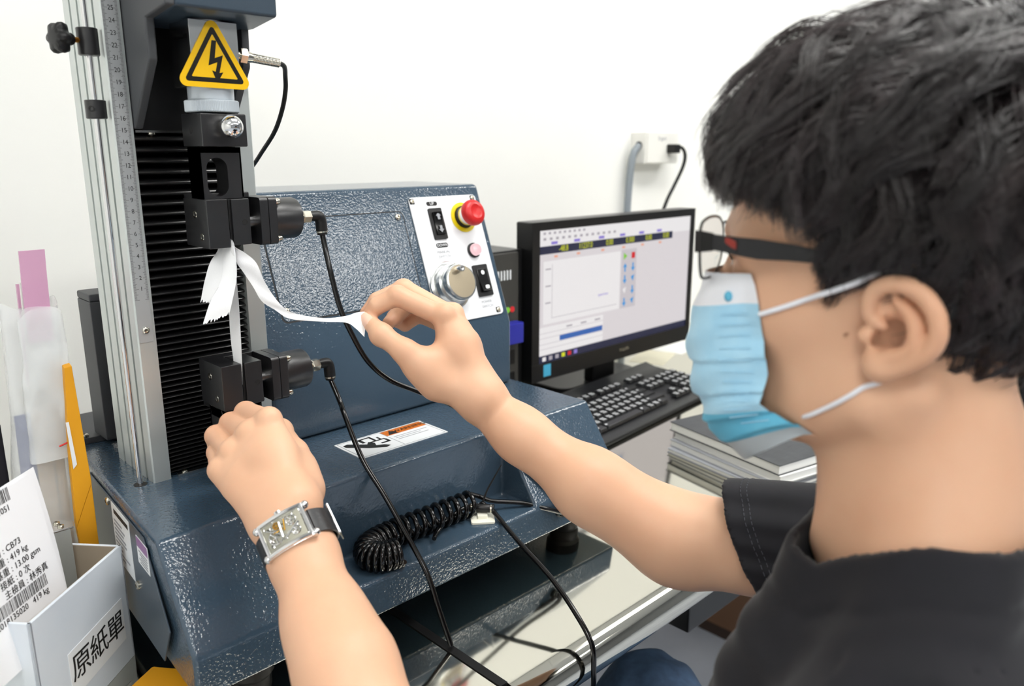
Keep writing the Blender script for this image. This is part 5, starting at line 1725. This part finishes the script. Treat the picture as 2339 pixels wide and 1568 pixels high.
k_ = MB(); text(k_, "PHILIPS", 0.95, (96.6, MYF - 0.01, MZ0 + 1.75), (1, 0, 0), (0, 0, 1), depth=0.02); k_.build("maker_name", "alu_bright", MO, smooth=0)
MB().box(73.3, 75.2, MYF - 0.03, MYF, MZ0 + 0.7, MZ0 + 2.9).build("sticker", "sticker_cyan", MO, bevel=0.01)
MB().box(92, 99, MYF + 4.0, MYF + 6.5, TABLE + 1.5, -12).build("stand_neck", "monitor_black", MO, bevel=0.4)
plate(MB(), rrect(24, 17, 3, 5), frame_fn((95.5, 31.5, TABLE), (1, 0, 0), (0, 1, 0)), 0.0, 1.6).build("stand_foot", "monitor_black", MO, bevel=0.3)

# ------------------------------------------------------------------ keyboard with single keys
mat("kb_black", "1b1c1e", 0.35)
mat("key_black", "202123", 0.3)
KB = thing("computer_keyboard", (87, 9, TABLE), "black computer keyboard on the steel table in front of the monitor", "keyboard")
ka = math.radians(5.1)
KO = Vector((65.0, 0.3, TABLE)); KX = Vector((math.cos(ka), math.sin(ka), 0)); KY = Vector((-math.sin(ka), math.cos(ka), 0)); KZ = Vector((0, 0, 1))
tiltk = math.radians(4.0)
KY2 = KY * math.cos(tiltk) + KZ * math.sin(tiltk); KZ2 = KX.cross(KY2)
def kp3(a, b, c): return KO + KX * a + KY2 * b + KZ2 * c + KZ * 0.6
MB().prism([tuple(KO + KX * 0 + KY * y + KZ * z) for y, z in ((0, 0.1), (-0.1, 0.9), (1.6, 1.4), (15.5, 2.4), (17.6, 3.0), (18.0, 2.6), (18.0, 0.1))], tuple(KX * 45)).build("keyboard_body", "kb_black", KB, bevel=0.2)
keymesh = {}
legend = MB()
def key(a, b, w, h=1.62):
    """cap of width w with its lower left corner at (a, b) on the deck"""
    kk = round(w, 2)
    c = kp3(a + w / 2, b + 0.85, 0.9)
    if kk not in keymesh:
        m = MB()
        w2, h2 = w / 2 - 0.11, h / 2
        lo_ = [(-w2, -h2), (w2, -h2), (w2, h2), (-w2, h2)]; up_ = [(x * (w2 - 0.22) / w2, y * 0.8 + 0.06) for x, y in lo_]
        vs = [c + KX * x + KY2 * y for x, y in lo_] + [c + KX * x + KY2 * y + KZ2 * 0.55 for x, y in up_]
        m.add([tuple(p) for p in vs], [(3, 2, 1, 0), (4, 5, 6, 7), (0, 1, 5, 4), (1, 2, 6, 5), (2, 3, 7, 6), (3, 0, 4, 7)])
        keymesh[kk] = m.build("key", "key_black", KB, bevel=0.06, seg=1, smooth=25, origin=tuple(c))
    else:
        share(keymesh[kk], KB, c)
    for dx, dy, s in ((-0.28, 0.28, 0.17), (0.25, 0.28, 0.14), (-0.25, -0.2, 0.14), (0.28, -0.2, 0.17)) if w < 2 else ((-w / 2 + 0.6, 0.2, 0.2),):
        q_ = c + KX * dx + KY2 * dy + KZ2 * 0.56
        legend.add([tuple(q_ + KX * x + KY2 * y) for x, y in ((-s, -s), (s, -s), (s, s), (-s, s))], [(0, 1, 2, 3)])
p = 1.9
for r_, (widths, off) in enumerate((((2.4, 1.9, 2.4, 11.2, 2.4, 1.9, 1.9, 2.4), 0.6), ((4.2,) + (p,) * 10 + (5.4,), 0.6), ((3.3,) + (p,) * 11 + (4.2,), 0.6), ((2.85,) + (p,) * 12 + (2.85,), 0.6), ((p,) * 13 + (3.8,), 0.6))):
    a = off
    for w in widths:
        key(a, 1.9 + r_ * p, w)
        a += w
for i in range(12): key(0.6 + 3.3 + i * p + (i // 4) * 0.9 - 0.6, 12.4, p)
key(0.6, 12.4, p)
for i in range(3):
    for r_ in (1, 2): key(30.2 + i * p, 1.9 + (r_ + 2) * p, p)
    key(30.2 + i * p, 1.9, p); key(30.2 + i * p, 12.4, p)
key(30.2 + p, 1.9 + p, p)
for i in range(4):
    for r_ in range(5): key(36.6 + i * p, 1.9 + r_ * p, p)
tag(legend.build("key_legends", "label_white", KB, smooth=0), kind="stuff")

# ------------------------------------------------------------------ computer tower, socket, power cords
mat("tower_grey", "3a3936", 0.45)
mat("usb_blue", "2a2f9c", 0.35)
PC = thing("computer_tower", (64, 32, TABLE), "black computer tower between the testing machine and the monitor", "computer")
MB().box(52.0, 70.0, 21.0, 43.5, TABLE, -3.2).build("tower_case", "monitor_black", PC, bevel=0.3)
MB().box(52.1, 68.4, 20.3, 21.0, TABLE + 0.3, -3.5).build("front_panel", "tower_grey", PC, bevel=0.2)
for k in range(7): MB().box(62.0 + k * 0.7, 62.3 + k * 0.7, 20.2, 20.32, -8.0, -6.4).build("vent_slot", "label_white", PC, smooth=0)
for k, mm in enumerate(("screen_cyan", "screen_green", "screen_red")):
    MB().lathe((64.6 + k * 1.1, 20.3, -13.2), (0, -1, 0), [(0, 0.5), (0.12, 0.5), (0.12, 0.2)], 16).build("audio_jack", mm, PC)
MB().box(63.8, 67.6, 18.2, 20.3, -18.8, -15.2).build("usb_plug", "usb_blue", PC, bevel=0.2)
for z in (-21.5, -25.5): MB().box(64.6, 67.4, 20.2, 20.35, z - 1.4, z + 1.2).build("port_cover", "monitor_black", PC, bevel=0.05)
mat("socket_white", "f0efe9", 0.4)
SO = thing("wall_socket", (137, 44.3, 9), "white surface-mounted wall socket box with a black plug", "socket")
MB().box(130.2, 143.2, 40.2, 44.5, 10.0, 17.3).build("socket_box", "socket_white", SO, bevel=0.3)
MB().box(130.6, 143.0, 39.9, 40.2, 10.2, 17.2).build("face_plate", "socket_white", SO, bevel=0.12)
k_ = MB(); text(k_, "Ergart", 1.3, (136.3, 39.88, 15.8), (1, 0, 0), (0, 0, 1), depth=0.02); k_.build("socket_marking", "grey_ink", SO, smooth=0)
MB().lathe((130.2, 42.2, 14.2), (-1, 0, 0), [(0, 0.95), (0.12, 0.95), (0.12, 0.7)], 18).build("cable_entry", "black_rubber", SO)
PL = thing("power_plug", (139.5, 38.5, 12), "black power plug with cord dropping from the wall socket", "plug")
MB().box(138.2, 140.4, 37.3, 39.9, 12.4, 14.5).build("plug_body", "black_plastic", PL, bevel=0.25)
MB().tube([(140.2, 38.4, 13.7), (142.0, 38.0, 13.6), (143.4, 38, 11.8), (143.2, 38.4, 9.0), (141.0, 39.2, 4.5), (138.5, 39.6, 0.5), (136, 39.8, -6), (134, 39.8, -20)], 0.42, 10, 6).build("cord", "black_rubber", PL)
mat("conduit_grey", "8d959c", 0.4)
hose([(130.3, 42.2, 14.2), (128.6, 42.4, 12.4), (127.9, 42.6, 8.5), (127.4, 42.8, 0), (127.2, 42.8, -12), (127, 42.8, -32)], 0.85, "conduit", "grey cable conduit bending into the side of the wall socket", "conduit", "conduit_grey", 14)

# ------------------------------------------------------------------ papers and notebooks on the table
mat("paper_white", "eeeeea", 0.7)
mat("paper_cream", "e4dfc8", 0.7)
mat("cover_dark", "36383b", 0.5, bump=(40, 0.4, 0.0008, 2.0), aniso=(1, 12, 1), var=(60, "46494d", 0.3))
mat("cover_grey", "9a9da3", 0.4)
def sheet(x, y, w, h, rz, z, name, material, label, cat, th=0.05):
    c, s = math.cos(rz), math.sin(rz)
    fn = frame_fn((x, y, z), (c, s, 0), (-s, c, 0))
    return tag(plate(MB(), rrect(w, h, 0.15, 2), fn, 0, th).build(name, material, smooth=20), label, cat)
sheet(121.5, 29.5, 12, 8, 0.35, TABLE, "note_paper", "paper_cream", "cream note paper lying behind the keyboard beside the monitor", "paper")
sheet(134.0, 31.5, 13, 9, 0.15, TABLE, "note_paper", "paper_white", "white paper on the table right of the monitor", "paper")
NB_O = Vector((70.9, -28.2, 0)); NV = Vector((4.8, 21.6, 0)).normalized(); NU = Vector((21.6, -4.8, 0)).normalized()
def book(z0, z1, du, dv, w, h, rot, cov, name, label):
    c, s = math.cos(rot), math.sin(rot)
    ex = NU * c + NV * s; ey = NV * c - NU * s
    o = NB_O + NU * du + NV * dv
    t = thing(name, tuple(o + Vector((0, 0, z0))), label, "notebook", "notebooks stacked by the keyboard")
    for nm, mm, a, b, ins in (("back_cover", cov, z0, z0 + 0.12, 0.0), ("page_block", "paper_white", z0 + 0.12, z1 - 0.12, 0.15), ("front_cover", cov, z1 - 0.12, z1, 0.0)):
        fn = frame_fn(tuple(o + Vector((0, 0, a))), tuple(ex), tuple(ey))
        plate(MB(), [(ins, ins), (w - ins, ins), (w - ins, h - ins), (ins, h - ins)], fn, 0, b - a).build(nm, mm, t, bevel=0.02, seg=1)
    return t
book(TABLE, TABLE + 0.7, -0.6, 0.6, 19, 20.5, 0.03, "cover_grey", "notebook", "thin grey folder at the bottom of the notebook stack")
book(TABLE + 0.7, TABLE + 1.8, -0.2, 1.2, 18, 20.5, 0.0, "cover_grey", "notebook", "grey notebook second from the bottom of the stack")
book(TABLE + 1.8, TABLE + 3.0, 0.3, 0.3, 17.5, 21.6, -0.02, "paper_white", "notebook", "white notepad beneath the dark topmost notebook")
book(TABLE + 3.0, TABLE + 4.5, 0.3, 0.6, 17.5, 21.8, 0.0, "cover_dark", "notebook", "dark grey notebook on top of the stack beside the keyboard")
# ------------------------------------------------------------------ left of the machine: carton with slips, bags, envelope
mat("carton_white", "dfe5ec", 0.45, var=(9, "cfd8e2", 0.2), bump=(14, 0.35, 0.004, 3.0))
mat("carton_inside", "a89a88", 0.8, var=(20, "9b8d7b", 0.3))
mat("slip_white", "f1f2f5", 0.6)
mat("poly_clear", "f2f6f7", 0.06, alpha=0.36, bump=(25, 0.9, 0.006, 3.0))
mat("poly_pink", "e6b2d2", 0.35, alpha=0.85)
mat("paper_kraft", "cdbfab", 0.75, var=(5, "b9a992", 0.3))
mat("paper_blue", "56609c", 0.5)
mat("envelope_yellow", "e8a51c", 0.6, var=(8, "d9950f", 0.3))
mat("dark_cloth", "1b1820", 0.7)
CA = Vector((-5.6, -2.1, 0)); CB = Vector((-15.2, -10.4, 0)); CD = (CA - CB).normalized(); CNN = Vector((CD.y, -CD.x, 0)); CP = -CNN
CT = -22.0
CX = thing("carton", tuple(CB + CP * 7 + Vector((0, 0, TABLE))), "open white cardboard carton with a handwritten Chinese label beside the machine", "box")
def wallc(o, d, l, name, mat_in):
    n = Vector((d.y, -d.x, 0))
    a, b = o, o + d * l
    MB().prism([tuple(a + Vector((0, 0, TABLE))), tuple(b + Vector((0, 0, TABLE))), tuple(b - n * 0.3 + Vector((0, 0, TABLE))), tuple(a - n * 0.3 + Vector((0, 0, TABLE)))], (0, 0, CT - TABLE)).build(name, "carton_white", CX, bevel=0.06)
    a2, b2 = o - n * 0.31 + d * 0.3, o + d * (l - 0.3) - n * 0.31
    MB().prism([tuple(a2 + Vector((0, 0, TABLE + 0.3))), tuple(b2 + Vector((0, 0, TABLE + 0.3))), tuple(b2 - n * 0.05 + Vector((0, 0, TABLE + 0.3))), tuple(a2 - n * 0.05 + Vector((0, 0, TABLE + 0.3)))], (0, 0, CT - TABLE - 0.35)).build("liner", "carton_inside", CX, smooth=0)
LA = (CA - CB).length
wallc(CB, CD, LA, "front_wall", 0)
wallc(CA, CP, 8.5, "right_wall", 0)
wallc(CA + CP * 8.5, -CD, LA, "back_wall", 0)
wallc(CB + CP * 8.5, -CP, 8.5, "left_wall", 0)
MB().prism([tuple(CB + CP * 0.3 + Vector((0, 0, TABLE))), tuple(CA + CP * 0.3 + Vector((0, 0, TABLE))), tuple(CA + CP * 8.2 + Vector((0, 0, TABLE))), tuple(CB + CP * 8.2 + Vector((0, 0, TABLE)))], (0, 0, 0.3)).build("bottom", "carton_inside", CX, smooth=0)
ff = frame_fn(CB + CNN * 0.01, CD, (0, 0, 1))          # front face frame: along, up
lb = plate(MB(), [(3.6, -31.4), (11.6, -31.0), (11.6, -26.8), (3.6, -27.2)], ff, 0.0, 0.04).build("paper_label", "label_white", CX, smooth=0)
k_ = MB()
for i, s in enumerate("原紙單"):
    text(k_, s, 2.7, ff((5.1 + i * 2.55, -29.1, 0.06)), CD, (0, 0, 1), depth=0.03)
tag(k_.build("label_characters", "ink", lb, smooth=0), "handwritten black Chinese characters")
# paper slips standing in the carton
def slip(o, ex, ey, w, h, name, label, cont=None, cur=0.25):
    fn = frame_fn(o, ex, ey)
    c = MB()
    n = 12
    vs, fs = [], []
    for lay_ in (0.0, 0.03):
        for i in range(n + 1):
            for j in range(3):
                vs.append(tuple(fn((w * j / 2, h * i / n, lay_ + cur * math.sin(i / n * 3.1) * (0.3 + 0.35 * j)))))
    L_ = (n + 1) * 3
    for i in range(n):
        for j in range(2):
            b = i * 3 + j
            fs.append((b, b + 1, b + 4, b + 3)); fs.append((L_ + b, L_ + b + 3, L_ + b + 4, L_ + b + 1))
    t = thing(name, o, label, "paper", "slips in the carton")
    c.add(vs, fs).build("paper", "slip_white", t, smooth=60)
    def zz(x, y): return 0.045 + cur * math.sin(y / h * 3.1) * (0.3 + 0.35 * 2 * x / w)
    if cont:
        cont(t, fn, zz)
    return t
SO_ = CB + CP * 1.2 + Vector((0, 0, CT - 4.0)) - CD * 5.0
sEX, sEY = CD, Vector((-0.097, 0.112, 0.989)).normalized()
def barcode(t, fn, zz, x0, x1, y0, y1, seed):
    rb_ = random.Random(seed); k = MB(); x = x0
    while x < x1:
        w = rb_.choice((0.04, 0.04, 0.07, 0.1))
        k.add([tuple(fn((a, b, zz(a, b)))) for a, b in ((x, y0), (x + w, y0), (x + w, y1), (x, y1))], [(0, 1, 2, 3)])
        x += w + rb_.choice((0.04, 0.06, 0.09))
    tag(k.build("barcode", "ink", t, smooth=0), kind="stuff")
def cont(t, fn, zz):
    barcode(t, fn, zz, 3.6, 10.0, 4.5, 5.5, 1)
    barcode(t, fn, zz, 5.0, 8.9, 12.6, 13.7, 2)
    for s, x, y, sz in (("20161811051", 8.6, 12.1, 0.7), ("419 kg", 9.9, 4.1, 0.72), ("2018135020", 7.4, 4.1, 0.7)):
        k = MB(); text(k, s, sz, fn((x, y, zz(x, y) + 0.02)), sEX, sEY, "RIGHT", 0.01); k.build("slip_text", "ink", t, smooth=0)
    for i, s in enumerate(("複別 : CB73", "淨重 : 419 kg", "基重 : 13.00 gsm", "接紙 : 0 次", "主檢員 : 林秀真")):
        k = MB(); text(k, s, 0.74, fn((4.9 + 0.16 * i, 9.25 - i * 0.83, zz(6.5, 9.25) + 0.02)), sEX, sEY, "LEFT", 0.01); k.build("slip_text", "ink", t, smooth=0)
slip(tuple(SO_ + CP * 0.0), sEX, sEY, 11.8, 13.6, "paper_slip", "white weighing slip with barcodes and 419 kg printed at the front of the carton", cont, 0.0)
slip(tuple(SO_ + CP * 0.9 + CD * 0.5), (CD + Vector((0, 0, 0.03))).normalized(), (sEY + Vector((0.03, 0.02, 0))).normalized(), 12.2, 13.2, "paper_slip", "blank white slip directly behind the printed weighing slip")
slip(tuple(SO_ + CP * 1.9 + CD * 1.6), (CD + Vector((0, 0, -0.03))).normalized(), (sEY + Vector((0.04, 0.0, 0))).normalized(), 11.9, 11.5, "paper_slip", "rearmost blank slip in the carton, lower than the others")

# standing sheets and bags
def board(x0, x1, y, th, z0, z1, lean, name, material, label, cat, group=None, curve=0.0):
    n = 10
    vs, fs = [], []
    for lay_ in (0, 1):
        for i in range(n + 1):
            t = i / n
            for x in (x0, (x0 + x1) / 2, x1):
                vs.append((x + lean * t, y + lay_ * th + curve * math.sin(t * 3.0) + (0.2 * curve if x == (x0 + x1) / 2 else 0), z0 + (z1 - z0) * t))
    L_ = (n + 1) * 3
    for i in range(n):
        for j in range(2):
            b = i * 3 + j
            fs += [(b, b + 1, b + 4, b + 3), (L_ + b, L_ + b + 3, L_ + b + 4, L_ + b + 1)]
        fs += [(i * 3, i * 3 + 3, L_ + i * 3 + 3, L_ + i * 3), (i * 3 + 2, L_ + i * 3 + 2, L_ + i * 3 + 5, i * 3 + 5)]
    fs += [(0, L_, L_ + 1, 1), (1, L_ + 1, L_ + 2, 2), (n * 3, n * 3 + 1, L_ + n * 3 + 1, L_ + n * 3), (n * 3 + 1, n * 3 + 2, L_ + n * 3 + 2, L_ + n * 3 + 1)]
    return tag(MB().add(vs, fs).build(name, material, smooth=50), label, cat, group)
g_ = "sample sheets in the plastic bag"
board(-9.7, -8.4, 6.0, 0.25, TABLE, -10.5, 0.2, "sample_sheet", "paper_kraft", "leftmost tan sample sheet inside the clear bag", "paper", g_, 0.2)
board(-8.25, -7.5, 5.8, 0.25, TABLE, -9.8, 0.3, "sample_sheet", "paper_kraft", "narrow tan sample sheet nearest the yellow envelope", "paper", g_, 0.3)
board(-10.6, -9.2, 6.8, 0.3, TABLE, -8.0, 0.7, "sample_sheet", "paper_white", "white sample sheet in the middle of the clear bag", "paper", g_, 0.4)
board(-11.2, -9.9, 6.5, 0.3, TABLE, -10.5, 0.5, "sample_sheet", "paper_blue", "dark blue sheet low in the clear bag", "paper", g_, 0.3)
board(-9.7, -7.6, 7.3, 0.4, TABLE, 1.6, 1.2, "sample_sheet", "paper_white", "tall white sheet rising out of the clear bag", "paper", g_, 0.2)
def bag(x0, x1, yc, dep, z0, z1, lean, name, material, label, seed, amp=0.35):
    rb_ = random.Random(seed)
    n, m = 26, 28
    ph = [rb_.uniform(0, 6.28) for _ in range(8)]
    vs, fs = [], []
    for i in range(n + 1):
        t = i / n
        for j in range(m):
            a = 2 * math.pi * j / m
            cx_, hx, hy = (x0 + x1) / 2 + lean * t, (x1 - x0) / 2 * (1 - 0.12 * t), dep * (1 - 0.5 * t)
            d = amp * (math.sin(a * 3 + t * 9 + ph[0]) * 0.5 + math.sin(a * 5 - t * 14 + ph[1]) * 0.35 + math.sin(t * 23 + a * 2 + ph[2]) * 0.3) * min(1, 4 * t + 0.1)
            ca, sa = math.cos(a), math.sin(a)
            vs.append((cx_ + math.copysign(abs(ca) ** 0.6, ca) * (hx + d * 0.5), yc + math.copysign(abs(sa) ** 0.6, sa) * (hy + d), z0 + (z1 - z0) * t + 0.5 * math.sin(a * 2 + ph[3]) * t * t))
    for i in range(n):
        for j in range(m):
            fs.append((i * m + j, i * m + (j + 1) % m, (i + 1) * m + (j + 1) % m, (i + 1) * m + j))
    fs.append(tuple(range(m - 1, -1, -1)))
    return tag(MB().add(vs, fs).build(name, material, smooth=60), label, "bag")
bag(-12.3, -7.0, 6.6, 2.2, TABLE, -0.3, 1.4, "plastic_bag", "poly_clear", "tall crumpled clear plastic bag of sample sheets left of the machine", 4)
zb = bag(-10.4, -6.3, 4.6, 0.7, -14.6, -0.8, 0.4, "zip_bag", "poly_clear", "small clear zip bag with red closure hanging over the tall bag", 8, 0.25)
zl = MB().tube([(-8.1, 3.75, -13.3), (-7.4, 3.7, -13.1), (-6.75, 3.75, -12.85)], 0.08, 6, 4).build("zip_line", "estop_red", zb)
board(-8.6, -6.5, 6.9, 0.2, -4, 4.5, 0.25, "pink_sheet", "poly_pink", "pink sheet sticking up behind the clear plastic bag", "sheet", None, 0.2)
board(-9.3, -6.9, 9.2, 0.4, TABLE, 1.2, 0.9, "pink_folder", "poly_pink", "wider pink folder behind the tall white sheet", "folder", None, 0.2)
EV = thing("yellow_envelope", (-7.2, 3.4, TABLE), "yellow padded envelope standing between the plastic bag and the machine", "envelope")
vs = [(-7.75, 3.2, -21.5), (-5.95, 3.2, -17.4), (-6.3, 3.2, -5.8), (-6.95, 3.2, -5.9), (-7.5, 3.2, -14.0)]
MB().prism(vs, (0.1, 1.0, 0.1)).build("envelope_body", "envelope_yellow", EV, bevel=0.08)
MB().prism([(-7.75, 3.25, -21.5), (-7.1, 3.3, TABLE), (-6.1, 3.3, TABLE), (-5.95, 3.25, -17.4)], (0.1, 0.9, 0)).build("envelope_lower", "envelope_yellow", EV, bevel=0.08)
MB().prism([(-7.45, 3.12, -11.0), (-7.35, 3.12, -15.6), (-7.0, 3.12, -15.2), (-7.2, 3.12, -11.0)], (0, 0.05, 0)).build("envelope_label", "label_white", EV, smooth=0)
E2 = MB()
E2.prism([(-8.5, -8.2, TABLE), (-5.6, -6.4, TABLE), (-3.1, -9.6, TABLE), (-4.6, -12.4, TABLE)], (0.1, 0.1, 0.9))
o = E2.build("yellow_packet", "envelope_yellow", bevel=0.2)
tag(o, "yellow padded packet lying on the table under the carton's corner", "envelope")
HN = thing("metal_bracket", (-9.5, 2.0, -24), "shiny metal hinge bracket behind the carton", "bracket")
MB().prism([(-11.9, 0.6, -20.2), (-8.6, 0.6, -20.2), (-8.3, 1.8, -20.2), (-9.2, 3.0, -20.2), (-11.9, 3.0, -20.2)], (0, 0, 0.18)).build("bracket_leaf", "chrome", HN, bevel=0.03)
MB().box(-11.9, -8.9, 0.62, 0.8, TABLE, -20.2).build("bracket_upright", "alu", HN, bevel=0.03)
for a, b_ in ((-9.5, 1.3), (-9.6, 2.2)):
    screw("screw", (a, b_, -20.02), (0, 0, 1), 0.28, HN)
o = MB().box(-19, -11.4, 9.0, 16, TABLE, -11.5).build("dark_box", "dark_cloth", bevel=0.3)
tag(o, "black box at the left edge behind the plastic bag", "box")

# ------------------------------------------------------------------ under the table
mat("cardboard", "6e4f3a", 0.7, var=(6, "7d5b43", 0.3))
mat("cardboard_dark", "3a2b22", 0.7)
BX = thing("cardboard_box", (158, 22, FLOOR), "brown cardboard box on the floor under the steel table", "box")
MB().box(138, 178, 6, 35, FLOOR, FLOOR + 26).build("box_body", "cardboard", BX, bevel=0.3)
MB().box(138.0, 178.0, 22.6, 23.4, FLOOR + 26, FLOOR + 26.3).build("box_flap", "cardboard_dark", BX, bevel=0.05)
MB().box(137.9, 138.0, 6, 35, FLOOR, FLOOR + 3).build("box_edge", "cardboard_dark", BX, smooth=0)
o = MB().box(56.5, 92, -24, 22, -50, TABLE - 4.62).build("black_drawer", "black_plastic", bevel=0.3)
tag(o, "black drawer box fixed under the steel table top", "drawer")
ST = thing("stool", (20, -64, FLOOR), "round black stool under the seated operator", "stool")
MB().lathe((20, -64, -76), (0, 0, 1), [(0, 15), (1, 17), (6, 17), (7, 15.5)], 40).build("seat", "black_plastic", ST)
MB().cyl((20, -64, FLOOR + 6), (20, -64, -76), 3.0, 20).build("column", "chrome", ST)
for k in range(5):
    a = 2 * math.pi * k / 5
    MB().tube([(20, -64, FLOOR + 7), (20 + 26 * math.cos(a), -64 + 26 * math.sin(a), FLOOR + 2)], [2.2, 1.6], 10, 0).build("leg", "chrome", ST)
mat("cabinet_beige", "d9c7ad", 0.5)
SF = thing("storage_rack", (176, -60, FLOOR), "metal rack with beige bins at the right edge behind the operator", "rack")
for yy in (-78, -36):
    MB().cyl((160, yy, FLOOR), (160, yy, 50), 1.6, 14).build("upright", "frame_metal", SF)
    MB().cyl((196, yy, FLOOR), (196, yy, 50), 1.6, 14).build("upright", "frame_metal", SF)
for zz in (-80, -40, -2):
    MB().box(159, 197, -79, -35, zz, zz + 1.5).build("shelf", "socket_white", SF, bevel=0.1)
MB().box(163, 194, -76, -38, -38.5, -14).build("bin", "cabinet_beige", SF, bevel=0.5)
